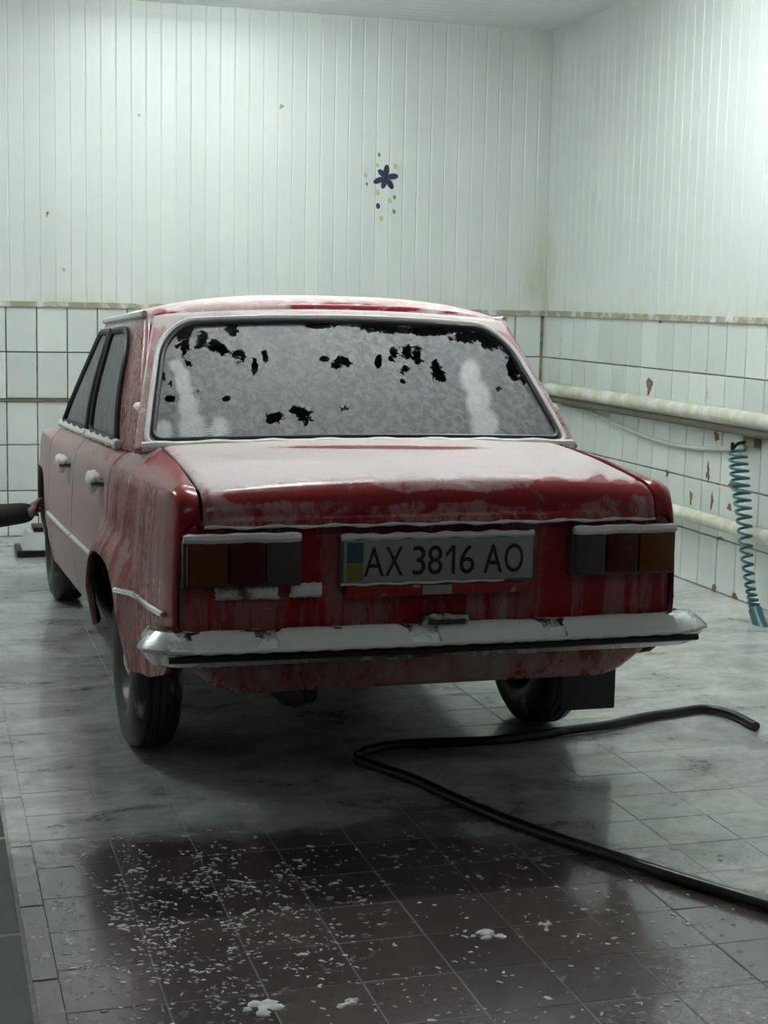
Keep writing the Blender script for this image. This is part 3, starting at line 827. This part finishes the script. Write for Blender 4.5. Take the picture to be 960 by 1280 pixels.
mb = MB(); xs = np.linspace(-.70, .70, 60); mb.tube([(x, -.108-.012*(1-(x/.7)**2)+.05*max(0, (abs(x)-.62)/.08)**2*.3, .4525+tz(0)) for x in xs], [.0055+.0015*math.sin(i*2.3) for i in range(60)], 7); mb.build('bumper_foam', M['foam'], bump)
# number plate lamp on the bumper
pc0 = on_y(556, 778, -.06)
o = MB().box((pc0[0]-.062, -.075, .486+tz(0)), (pc0[0]+.062, -.018, .518+tz(0)), .008).build('plate_lamp', M['chrome_foam'], bump)
MB().box((pc0[0]-.05, -.079, .493+tz(0)), (pc0[0]+.05, -.074, .506+tz(0))).build('lamp_lens', M['clearlens'], o, False)
# ---- tail lamps
def tail_lamp(sgn):
    r = empty('tail_lamp', (0, 0, 0)); r.parent = car
    x0, x1 = .378, .668; z0, z1 = .605+tz(0), .712+tz(0)
    def B(a, b, za, zb, y0, y1, ch=.004):
        xa, xb = sorted((sgn*a, sgn*b)); return MB().box((xa, y0, za), (xb, y1, zb), ch)
    B(x0-.008, x1+.008, z0-.008, z1+.008, -.020, .03, .006).build('lamp_frame', M['lampframe'], r)
    B(x1-.105, x1, z0, z1, -.038, 0, .008).build('amber_lens', M['amber'], r)
    B(x1-.200, x1-.108, z0, z1, -.036, 0, .008).build('red_lens', M['redlens'], r)
    B(x0, x1-.203, z0, z1, -.034, 0, .008).build('reversing_lens', M['clearlens'], r)
    B(x1-.190, x1-.130, z0+.03, z1-.03, -.039, -.03, .003).build('reflector', M['redlens'], r)
    mb = MB(); xs = np.linspace(x0-.004, x1+.006, 26)
    mb.tube([(sgn*x, -.022, z1+.010+.001*math.sin(x*40)) for x in xs], [.010]+[.0135+.001*math.sin(i*1.1) for i in range(24)]+[.010], 8)
    mb.build('lamp_foam', M['foam'], r)
    return r
tail_lamp(-1); tail_lamp(1)
# foam smears that slid below the lamps
pA = on_y(310, 741, .0); pB = on_y(383, 738, .0)
M['dim_foam'] = foamy('thin_grey_foam', (.13, .05, .05), .4, 0., .35, (10, 10, 10))
for (p, hw, hh) in ((pA, .085, .019), (pB, .042, .019)):
    v = []; f = []; NX, NZ = 22, 8
    for j in range(NZ+1):
        for i in range(NX+1):
            a, b = i/NX*2-1, j/NZ*2-1; e = max(0, 1-a**6)*max(0, 1-b**4); q = 1+.12*mnoise.noise(Vector((a*3, b*2, hw*40)))
            v.append((p[0]+a*hw*q, .004-.014*e**.5, p[2]+b*hh*(1+.22*mnoise.noise(Vector((a*5, b, 7.7+hw*9))))))
    for j in range(NZ):
        for i in range(NX): k0 = j*(NX+1)+i; f.append((k0, k0+1, k0+NX+2, k0+NX+1))
    mesh_obj('slipped_foam', v, f, M['dim_foam'] if hw > .06 else M['foam'], car)
# ---- number plate
PZ = .706; TILT = 0.0
npl = empty('number_plate', (0, 0, 0)); npl.parent = car
MB().box((-.268, -.016, PZ-.064), (.268, .012, PZ+.064), .003).build('plate_holder', M['plate_frame'], npl)
MB().box((-.260, -.020, PZ-.056), (.260, -.010, PZ+.056), .002).build('plate', M['plate'], npl)
MB().box((-.250, -.018, PZ-.094), (.255, .012, PZ-.066), .003).build('holder_strip', M['plate_red'], npl)
MB().box((-.045, -.0195, PZ-.092), (.035, -.017, PZ-.068)).build('strip_label', M['plate'], npl, False)
MB().box((-.252, -.0212, PZ-.004), (-.208, -.019, PZ+.050)).build('flag_blue', M['blue'], npl, False)
MB().box((-.252, -.0212, PZ-.050), (-.208, -.019, PZ-.006)).build('flag_yellow', M['yellow'], npl, False)
mb = MB(); xs = np.linspace(-.266, .262, 40); mb.tube([(x, -.014, PZ+.063+.0015*math.sin(x*50)) for x in xs], [.009+.002*math.sin(i*1.3) for i in range(40)], 8); mb.build('plate_foam', M['foam'], npl)
mb = MB(); mb.tube([(x, -.014, PZ-.060+.0015*math.sin(x*70)) for x in xs[:34]], [.0045]*34, 6); mb.build('plate_foam', M['foam'], npl)
def text_mesh(txt, name, x0, x1, zc, h, y, mat, parent):
    cu = bpy.data.curves.new('t', 'FONT'); cu.body = txt; cu.size = 1; cu.extrude = .0; ob = bpy.data.objects.new('t', cu); COL.objects.link(ob)
    dg = bpy.context.evaluated_depsgraph_get(); me = bpy.data.meshes.new_from_object(ob.evaluated_get(dg))
    bpy.data.objects.remove(ob)
    co = np.array([v.co[:] for v in me.vertices]); a, b = co.min(0), co.max(0)
    for v in me.vertices:
        u = (v.co.x-a[0])/(b[0]-a[0]); w_ = (v.co.y-a[1])/(b[1]-a[1])
        v.co = Vector((x0+(x1-x0)*u, y, zc-h/2+h*w_))
    me.materials.clear(); me.materials.append(mat)
    o = link(bpy.data.objects.new(name, me), parent)
    md = o.modifiers.new('relief', 'SOLIDIFY'); md.thickness = .0016; md.offset = 0
    return o
def chx(px): return on_y(px, 697, -.021)[0]
HC = .076
for ch, a, b in [('A', 455, 480), ('X', 482, 504), ('3', 516, 532), ('8', 535, 553), ('1', 558, 569), ('6', 575, 593), ('A', 605, 628), ('O', 631, 654)]:
    if ch == '1':
        x0, x1, h = chx(a), chx(b), HC/2; g = .0085; zt = PZ-.001+h; zb_ = PZ-.001-h
        m1 = MB(); m1.add([(x1-g, -.0208, zb_), (x1, -.0208, zb_), (x1, -.0208, zt), (x1-g, -.0208, zt), (x0, -.0208, zt-.020), (x0, -.0208, zt-.031), (x1-g, -.0208, zt-.013)], [(0, 1, 2, 3, 6), (3, 4, 5, 6)])
        o = m1.build('plate_character', M['black'], npl, False); md = o.modifiers.new('relief', 'SOLIDIFY'); md.thickness = .0016; md.offset = 0
        continue
    text_mesh(ch, 'plate_character', chx(a), chx(b), PZ-.001, HC, -.0208, M['black'], npl)
# ---- wheels
def wheel(yc, sgn, track):
    r = empty('wheel', (0, 0, 0)); r.parent = car
    c = (sgn*track, yc, RT)
    tw = .078
    prof = [(-tw+.02, .170), (-tw+.005, .185), (-tw, .225), (-tw+.006, .262), (-tw+.022, RT-.006), (-tw+.04, RT), (-.03, RT), (-.028, RT-.006), (-.022, RT-.006), (-.02, RT), (-.004, RT), (-.002, RT-.006), (.004, RT-.006), (.006, RT), (.022, RT), (.024, RT-.006), (.03, RT-.006), (.032, RT), (tw-.04, RT), (tw-.022, RT-.006), (tw-.006, .262), (tw, .225), (tw-.005, .185), (tw-.02, .170)]
    MB().lathe_x(prof, c, 48).build('tyre', M['tyre'], r)
    s = sgn
    rp_ = [(-.06*s, .172), (.0, .165), (.035*s, .172), (.060*s, .172), (.062*s, .160), (.045*s, .150), (.025*s, .135), (.030*s, .10), (.040*s, .075), (.042*s, .0)]
    rim = MB().lathe_x(rp_, c, 40).build('rim', M['lampframe'], r)
    MB().lathe_x([(.040*s, .078), (.058*s, .070), (.066*s, .045), (.068*s, .0)], c, 28).build('hub_cap', M['chrome_foam'], rim)
    MB().lathe_x([(-.02*s, .150), (-.03*s, .12), (-.03*s, .0)], c, 24).build('brake_drum', M['dark'], rim)
    return r
for yc, tr in ((AXR, .642), (AXF, .672)):
    for s in (-1, 1): wheel(yc, s, tr)
# axle, differential, silencer, mud flaps
MB().tube([(-.60, AXR, RT), (.60, AXR, RT)], .038, 12).build('rear_axle', M['dark'], car)
MB().lathe_x([(-.13, .03), (-.11, .07), (-.05, .105), (.05, .105), (.11, .07), (.13, .03)], (0, AXR, RT), 20).build('differential', M['dark'], car)
MB().tube(catmull([(-.30, .16, .31), (-.30, .22, .31), (-.30, .25, .31), (-.30, .62, .31), (-.30, .66, .31), (-.25, 1.0, .33), (-.20, 2.4, .28)], 4), [.02]*5+[.02]*4+[.075]*5+[.03]*4+[.022]*7, 12).build('silencer', M['dark'], car)
for s in (1,):
    MB().box((s*.69-.09, .545, .118), (s*.69+.09, .557, .40), .003).build('mud_flap', M['rubber'], car, False)

# ------------------------------------------------------------------ pipes, cable, hoses
PX = XW-.072
yy = np.linspace(4.95, -.6, 24)
r = empty('heating_pipe', (PX, 3, 0)); tag(r, 'thick cream painted heating pipe running along the tiles, upper of the two', 'pipe')
loc = lambda pts, b: [tuple(np.array(p)-np.array(b)) for p in pts]
MB().tube(loc([(PX, q, .868) for q in yy], (PX, 3, 0)), .036, 14).build('pipe_body', M['pipe'], r)
MB().tube(loc([(PX+.012, q, .806) for q in yy], (PX, 3, 0)), .020, 10).build('pipe_lower_line', M['dark_olive'], r)  # thin dark olive tube just below the pipe
for q in (4.7, 3.4, 2.15, .9): MB().box((-.012, q-3-.015, .79), (XW-PX-.004, q-3+.015, .80), .002).build('bracket', M['rust'], r, False)
MB().tube(loc([(PX, 4.95, .868), (PX, 5.03, .868), (PX, 5.08, .84), (PX, 5.09, .78)], (PX, 3, 0)), [.036, .036, .036, .03], 12).build('pipe_elbow', M['pipe'], r)
r = empty('heating_pipe', (PX, 3, 0)); tag(r, 'cream painted heating pipe low on the tiles, lower of the two', 'pipe')
MB().tube(loc([(PX, q, .355) for q in yy], (PX, 3, 0)), .033, 14).build('pipe_body', M['pipe'], r)
for q in (4.7, 3.4, 2.15, .9): MB().box((-.012, q-3-.015, .305), (XW-PX-.004, q-3+.015, .325), .002).build('bracket', M['rust'], r, False)
# drooping cable from the upper pipe's far end to the hook
cpx = [(703, 507), (740, 517), (780, 535), (820, 550), (860, 559), (900, 561), (932, 560)]
cab = MB(); cab.tube(catmull([on_x(*p, XW-.018) for p in cpx], 6), .0115, 8)
tag(cab.build('cable', M['cable']), 'off-white cable drooping along the tiles below the upper pipe', 'cable')
# hook and spiral hose
hp = on_x(938, 553, XW-.03)
hk = empty('wall_hook', tuple(hp)); tag(hk, 'dark rusty hook on the wall holding the spiral hose', 'hook')
MB().box((-.012, -.05, -.022), (.028, .05, .022), .005).build('hook_plate', M['dark_olive'], hk, False)
MB().tube(catmull([(0, .03, 0), (-.05, .03, -.01), (-.075, .03, -.035), (-.075, .03, -.002)], 5), .008, 8).build('hook_arm', M['hose'], hk)
cpts = [on_x(922, 563, XW-.11), on_x(925, 600, XW-.16), on_x(929, 640, XW-.185), on_x(933, 690, XW-.19), on_x(938, 735, XW-.19), on_x(944, 762, XW-.19)]
ctrl = catmull(cpts, 30); NN = len(ctrl); hel = []
turns = 21
for i in range(turns*16+1):
    t = i/(turns*16)*(NN-1); a = int(min(t, NN-2)); p = ctrl[a]+(ctrl[a+1]-ctrl[a])*(t-a)
    # coils bunch up lower down
    an = 2*math.pi*i/16
    rr_ = .040*(.75+.25*math.sin(i*.013+1))
    hel.append(p+np.array((rr_*math.cos(an), rr_*math.sin(an), 0)))
sh = empty('spiral_hose', tuple(cpts[-1])); tag(sh, 'teal spiral air hose hanging from the wall hook', 'hose')
MB().tube(loc(hel, cpts[-1]), .0068, 6).build('coil', M['teal'], sh)
grip = catmull([on_x(944, 762, XW-.19), on_x(950, 780, XW-.195), on_x(960, 800, XW-.20), on_x(972, 815, XW-.22)], 5)
MB().tube(loc(grip, cpts[-1]), [.031]*len(grip), 10).build('hose_end_sleeve', M['teal'], sh)
# black pressure hose on the floor: runs out to the right, under the car and forward again
hpx = [(945, 908), (915, 893), (880, 886), (840, 891), (800, 897), (760, 906), (715, 912)]
hz = .016
hpt = [on_z(*p, hz) for p in hpx]+[np.array((.42, .62, hz)), np.array((.10, .64, hz)), np.array((-.06, .55, hz)), np.array((-.02, .42, hz))]+[on_z(*p, hz) for p in [(520, 975), (570, 998), (620, 1020), (680, 1042), (750, 1065), (820, 1088), (890, 1110), (960, 1131), (1060, 1160), (1200, 1200)]]
hpc = np.array(catmull(hpt, 8)); hm = MB(); hm.tube(catmull(hpt, 8), .0155, 10)
tag(hm.build('pressure_hose', M['hose']), 'black rubber hose winding over the wet floor and under the car', 'hose')

# ------------------------------------------------------------------ wall stickers and marks
def disc(name, c, rx, rz, ang, mat, parent=None, n=14, th=.002, pt=1.0):
    v = []; 
    for k in range(n):
        a = 2*math.pi*k/n; u = rx*math.cos(a); w_ = rz*math.sin(a)*(1+.0*pt)
        v.append((u*math.cos(ang)-w_*math.sin(ang), u*math.sin(ang)+w_*math.cos(ang)))
    vv = [(c[0]+a, c[1], c[2]+b) for a, b in v]+[(c[0]+a, c[1]-th, c[2]+b) for a, b in v]
    f = [tuple(range(n))[::-1], tuple(n+k for k in range(n))]+[(k, (k+1) % n, n+(k+1) % n, n+k) for k in range(n)]
    m = MB(); m.add(vv, f); return m.build(name, mat, parent, False)
YS = YB-.0035
fc = on_y(482.5, 221, YS)
fl = empty('flower_sticker', tuple(fc)); tag(fl, 'navy blue six-petalled flower sticker on the white panel wall', 'sticker')
for (px, py, ln) in [(483, 213, .030), (478, 217, .026), (491, 220.5, .026), (473, 225.5, .026), (480, 229, .024), (487.5, 230, .032)]:
    p = on_y(px, py, YS); d = p-fc; an = math.atan2(d[2], d[0]); L = math.hypot(d[0], d[2])
    disc('petal', ((p[0]-fc[0])*1.0, 0, (p[2]-fc[2])*1.0), .034, .017, an, M['navy'], fl)
disc('flower_centre', (0, -.0005, 0), .016, .016, 0, M['navy'], fl)
dots = [(474, 193.5, .011, 'stick_grey', 'small grey dot sticker above the flower sticker'), (458.5, 230, .009, 'stick_grey', 'tiny grey dot sticker beside a yellow dot left of the flower sticker'),
        (472.5, 257.5, .015, 'navy', 'navy dot sticker below the flower sticker'), (492.5, 264.5, .012, 'stick_grey', 'grey dot sticker lowest right under the flower sticker'), (493, 246.5, .011, 'stick_grey', 'slanted grey dot sticker just under the flower sticker'),
        (494.5, 208, .015, 'stick_yellow', 'pale yellow dot sticker at the upper right of the flower'), (472, 206.5, .010, 'stick_yellow', 'faint yellow dot sticker touching the top of the flower'), (457, 219, .013, 'stick_yellow', 'faint yellow dot sticker far left of the flower'),
        (472, 241, .015, 'stick_yellow', 'yellow dot sticker between the flower and the navy dot'), (487, 251, .014, 'stick_yellow', 'yellow dot sticker between two grey dots below the flower'), (476.5, 273, .015, 'stick_yellow', 'lowest yellow dot sticker under the navy dot')]
for px, py, rr_, mt, lb in dots:
    p = on_y(px, py, YS); tag(disc('dot_sticker', p, rr_*.85, rr_*1.15, .2, M[mt]), lb, 'sticker', 'dot stickers around the flower')
def blotch(name, c, axis, rx, rz, mat, parent, seed, th=.003, n=16):
    v = []
    for k in range(n):
        a = 2*math.pi*k/n; q = .8+.75*mnoise.noise(Vector((math.cos(a)*2.1, math.sin(a)*2.1, seed)))+.15*math.sin(3*a+seed)
        v.append((rx*q*math.cos(a), rz*q*math.sin(a)))
    if axis == 'x': A = [(c[0], c[1]-a, c[2]+b) for a, b in v]; B = [(c[0]-th, c[1]-a*.9, c[2]+b*.9) for a, b in v]
    else: A = [(c[0]+a, c[1], c[2]+b) for a, b in v]; B = [(c[0]+a*.9, c[1]-th, c[2]+b*.9) for a, b in v]
    m = MB(); m.add(A+B, [tuple(range(n))[::-1], tuple(n+k for k in range(n))]+[(k, (k+1) % n, n+(k+1) % n, n+k) for k in range(n)])
    return m.build(name, mat, parent, False)
XS = XW-.0015
for i, (px, py, a, b) in enumerate([(812, 481, .045, .055), (826, 402, .026, .012), (885, 590, .022, .055), (893, 737, .024, .040), (864, 622, .014, .04), (890, 626, .014, .045), (912, 634, .026, .022), (916, 607, .055, .018), (834, 592, .02, .02), (900, 673, .04, .012), (863, 770, .01, .01), (918, 748, .035, .03), (896, 545, .03, .035)]):
    blotch('rust_mark', on_x(px, py, XS), 'x', a, b, M['rust'], wall_right, i*1.7)
for i, (px, py, a, b) in enumerate([(59, 267, .007, .02), (352, 133, .014, .014), (174, 144, .010, .01), (80, 337, .008, .012), (173, 600, .01, .01)]):
    blotch('dirt_mark', on_y(px, py, YB-.003), 'y', a, b, M['ledge'] if i else M['rust'], wall_back, i*2.3+.4)

# ------------------------------------------------------------------ box by the back wall
bpos = on_z(43, 696, 0)
bo = empty('step_box', (bpos[0]+.04, bpos[1]+.10, 0)); tag(bo, 'low white plastic box with black base and black rim on the floor beyond the car', 'box')
MB().box((-.13, -.12, 0), (.19, .16, .035), .008).build('box_base', M['rubber'], bo)
b_ = MB(); b_.add([(-.10, -.10, .035), (.18, -.10, .035), (.18, .14, .035), (-.10, .14, .035), (-.07, -.05, .125), (.17, -.05, .125), (.17, .12, .125), (-.07, .12, .125)], [(0, 3, 2, 1), (4, 5, 6, 7), (0, 1, 5, 4), (1, 2, 6, 5), (2, 3, 7, 6), (3, 0, 4, 7)])
b_.build('box_body', M['white_plastic'], bo, False)
MB().box((-.04, -.055, .125), (.17, .125, .148), .006).build('box_rim', M['rubber'], bo)

# ------------------------------------------------------------------ person reaching in from the left
def skin_mesh(name, verts, edges, radii, mat, parent, sub=2, root=0):
    me = bpy.data.meshes.new(name); me.from_pydata([tuple(v) for v in verts], edges, []); me.update()
    o = link(bpy.data.objects.new(name, me)); 
    md = o.modifiers.new('skin', 'SKIN'); md.use_smooth_shade = True
    sv = me.skin_vertices[0].data
    for i, r_ in enumerate(radii):
        sv[i].radius = (r_, r_) if not isinstance(r_, tuple) else r_
        sv[i].use_root = (i == root)
    s2 = o.modifiers.new('sub', 'SUBSURF'); s2.levels = sub; s2.render_levels = sub
    dg = bpy.context.evaluated_depsgraph_get(); dg.update()
    m2 = bpy.data.meshes.new_from_object(o.evaluated_get(dg)); m2.name = name
    bpy.data.objects.remove(o)
    m2.materials.clear(); m2.materials.append(mat); m2.shade_smooth()
    return link(bpy.data.objects.new(name, m2), parent)
HY = 3.45
wrist = np.array(on_y(37, 640, HY)); tip = np.array(on_y(57, 637, HY)); elb_dir = np.array(on_y(0, 648, HY))
elb = wrist+(elb_dir-wrist)*1.0; elb = wrist+np.array((-.260, -.03, -.022))
per = empty('person', (-1.50, HY, 0)); tag(per, 'person in a black jacket crouching and reaching a hand to the car door', 'person')
L0 = np.array((-1.50, HY, 0))
def rel(p): return tuple(np.array(p)-L0)
sho = np.array((-1.30, HY-.16, .74)); neck = np.array((-1.43, HY, .86)); chest = np.array((-1.46, HY, .72)); pel = np.array((-1.62, HY, .36))
sho2 = np.array((-1.42, HY+.19, .75)); elb2 = np.array((-1.30, HY+.25, .52)); wr2 = np.array((-1.22, HY+.16, .42))
hipa, hipb = pel+(.02, -.10, -.02), pel+(.02, .10, -.02)
kna, knb = np.array((-1.24, HY-.17, .43)), np.array((-1.26, HY+.15, .36))
ana, anb = np.array((-1.42, HY-.17, .08)), np.array((-1.55, HY+.15, .10))
V = [pel, (pel+chest)/2+(-.02, 0, .03), chest, neck, sho, elb, wrist+(.030, .0, .001), sho2, elb2, wr2]
body = skin_mesh('jacket', [rel(p) for p in V], [(0, 1), (1, 2), (2, 3), (2, 4), (4, 5), (5, 6), (2, 7), (7, 8), (8, 9)],
   [(.15, .12), (.155, .125), (.165, .13), (.065, .065), (.075, .075), (.066, .066), (.046, .046), (.075, .075), (.052, .052), (.036, .036)], M['sleeve'], per)
V = [pel, hipa, kna, ana, ana+(.10, 0, -.03), hipb, knb, anb, anb+(.11, 0, -.03)]
skin_mesh('trousers', [rel(p) for p in V], [(0, 1), (1, 2), (2, 3), (3, 4), (0, 5), (5, 6), (6, 7), (7, 8)], [(.10, .10), .09, .07, .05, .038, .09, .07, .05, .038], M['trouser'], per)
for an in (ana, anb):
    s_ = MB(); s_.tube([rel(an+(-.07, 0, -.04)), rel(an+(-.02, 0, -.03)), rel(an+(.08, 0, -.042)), rel(an+(.17, 0, -.046))], [.032, .042, .038, .024], 12); o = s_.build('boot', M['rubber'], per)
hd = neck+np.array((.09, 0, .14))
bm = bmesh.new(); bmesh.ops.create_uvsphere(bm, u_segments=28, v_segments=20, radius=1)
for v in bm.verts:
    c = v.co; x_, y_, z_ = c.x*.098, c.y*.076, c.z*.118
    if c.z < 0: x_ *= 1-.12*abs(c.z); y_ *= 1-.25*abs(c.z)
    if c.x > .8 and abs(c.y) < .25: x_ += .022*max(0, 1-abs(c.z+.12)/.28)*(1-abs(c.y)/.25)
    if c.x > .6 and .2 < abs(c.y) < .55 and abs(c.z-.08) < .15: x_ -= .010
    v.co = Vector(rel(hd+np.array((x_, y_, z_))))
me = bpy.data.meshes.new('head'); bm.to_mesh(me); bm.free(); me.shade_smooth(); me.materials.append(M['skin']); head = link(bpy.data.objects.new('head', me), per)
MB().tube([rel(neck+(-.01, 0, -.04)), rel(hd+(-.02, 0, -.06))], .055, 14).build('neck', M['skin'], per)
bm = bmesh.new(); bmesh.ops.create_uvsphere(bm, u_segments=24, v_segments=16, radius=1)
for v in bm.verts:
    c = v.co; k = 1.06 if (c.x < .45 or c.z > .45) else .9
    v.co = Vector(rel(hd+np.array((c.x*.10*k-.008, c.y*.080*k, max(c.z, -.55)*.120*k+.008))))
me = bpy.data.meshes.new('hair'); bm.to_mesh(me); bm.free(); me.shade_smooth(); me.materials.append(M['hair']); link(bpy.data.objects.new('hair', me), head)
for s in (-1, 1):
    MB().tube([rel(hd+(.082, s*.030, .008)), rel(hd+(.090, s*.030, .008))], [.010, .004], 10).build('eye', M['black'], head)
    MB().tube([rel(hd+(-.005, s*.074, -.01)), rel(hd+(-.008, s*.084, .0)), rel(hd+(-.012, s*.084, .02))], [.018, .014, .012], 8).build('ear', M['skin'], head)
MB().tube([rel(hd+(.085, -.022, -.062)), rel(hd+(.092, 0, -.062)), rel(hd+(.085, .022, -.062))], .005, 6).build('mouth', M['redlens'], head)
def hand(w0, dirv, upv, parent, scale=1.0, side=1):
    d = np.array(dirv)/np.linalg.norm(dirv); u = np.array(upv)-d*(np.array(upv)@d); u /= np.linalg.norm(u); s_ = np.cross(d, u)*side
    def at(a, b, c): return w0+scale*(d*a+s_*b+u*c)
    verts = [at(-.06, 0, 0), at(.0, 0, 0), at(.045, 0, .004), at(.078, 0, .002)]; edges = [(0, 1), (1, 2), (2, 3)]; rad = [.026, .026, (.036, .018), (.034, .014)]
    for b, L in ((-.030, .058), (-.010, .068), (.011, .064), (.030, .050)):
        n0 = len(verts)
        verts += [at(.078, b, .002), at(.078+L*.45, b*1.08, -.004), at(.078+L*.75, b*1.1, -.018), at(.078+L*.9, b*1.1, -.032)]
        edges += [(3, n0), (n0, n0+1), (n0+1, n0+2), (n0+2, n0+3)]; rad += [.0105, .0092, .0085, .007]
    n0 = len(verts); verts += [at(.020, -.038, -.006), at(.048, -.056, -.014), at(.074, -.058, -.024)]; edges += [(1, n0), (n0, n0+1), (n0+1, n0+2)]; rad += [.014, .011, .009]
    return skin_mesh('hand', [rel(p) for p in verts], edges, rad, M['skin'], parent, 2, 1)
dv = tip-wrist; hand(wrist+np.array((.010, .004, .004)), (.20, .97, .03), (-.9, .26, .35), per, .95, -1)
hand(wr2, (1, -.1, -.4), (0, .2, 1), per)

# ------------------------------------------------------------------ foam lying on the floor
def clump_mesh(name, n, rad, h, seed):
    rng = random.Random(seed); v = []; f = []
    for i in range(n):
        a = rng.uniform(0, 6.28); q = rad*math.sqrt(rng.random()); cx, cy = q*math.cos(a)*1.6, q*math.sin(a)
        r_ = rng.uniform(.25, .6)*rad; hh = h*rng.uniform(.5, 1.1); n0 = len(v); K = 8
        for ring, (rr_, zz) in enumerate(((1, 0), (.8, .65), (.4, .95))):
            for k in range(K):
                an = 2*math.pi*k/K; w_ = 1+.3*rng.uniform(-1, 1); v.append((cx+r_*rr_*w_*math.cos(an), cy+r_*rr_*w_*math.sin(an)*.8, zz*hh))
        v.append((cx, cy, hh))
        for ring in range(2):
            for k in range(K): f.append((n0+ring*K+k, n0+ring*K+(k+1) % K, n0+(ring+1)*K+(k+1) % K, n0+(ring+1)*K+k))
        for k in range(K): f.append((n0+2*K+k, n0+2*K+(k+1) % K, n0+3*K))
    return v, f
for i, (px, py, r_, n, lb) in enumerate([(608, 1168, .024, 12, 'white foam clump of several flakes on the dark red floor tiles'), (688, 1156, .015, 5, 'small rounded foam clump beside the larger one on dark tiles'),
     (436, 1254, .018, 5, 'foam clump of curled flakes near the tile joint'), (320, 1262, .030, 9, 'long flat streak of foam flakes on the floor tiles'),
     (66, 1034, .020, 3, 'white foam flake at the edge of the soap sheet'), (205, 1194, .012, 2, 'single oval foam flake on greyish tiles')]):
    p = on_z(px, py, 0); v, f = clump_mesh('foam', n, r_, .005, i+3)
    o = mesh_obj('foam_clump', v, f, M['foam'], None, True); o.location = (p[0], p[1], .0005); tag(o, lb, 'foam', 'foam clumps on the floor')
rng = random.Random(5); big = MB()
for i in range(2600):
    px, py = rng.gauss(235, 115), rng.gauss(1140, 62)
    if i % 4 == 0: px, py = rng.uniform(10, 950), rng.uniform(1060, 1285)
    if py < 1035 or py > 1290: continue
    p = on_z(px, py, 0)
    if p[0] < -1.03 or p[1] < -1.4: continue
    if min(np.hypot(hpc[:, 0]-p[0], hpc[:, 1]-p[1])) < .03: continue
    if mnoise.noise(Vector((p[0]*9, p[1]*9, 2.))) < -.05 and rng.random() < .8: continue
    r_ = rng.uniform(.0015, .0055)*(1.8 if rng.random() < .08 else 1); K = 6; sq = rng.uniform(.3, .8); ro = rng.gauss(-.3, .6)
    jit = [rng.uniform(.55, 1.25) for _ in range(K)]; v = []
    for rr_, zz in ((1, .0006), (.7, .0008+r_*.16)):
        for k in range(K):
            an = 2*math.pi*k/K; a, b = r_*jit[k]*rr_*math.cos(an)*1.5, r_*jit[k]*rr_*math.sin(an)*sq; v.append((p[0]+a*math.cos(ro)-b*math.sin(ro), p[1]+a*math.sin(ro)+b*math.cos(ro), zz))
    big.add(v, [(k, (k+1) % K, K+(k+1) % K, K+k) for k in range(K)]+[tuple(K+k for k in range(K))])
tag(big.build('foam_flakes', M['foam']), 'small scattered white foam flakes on the dark floor tiles', 'foam', kind='stuff')
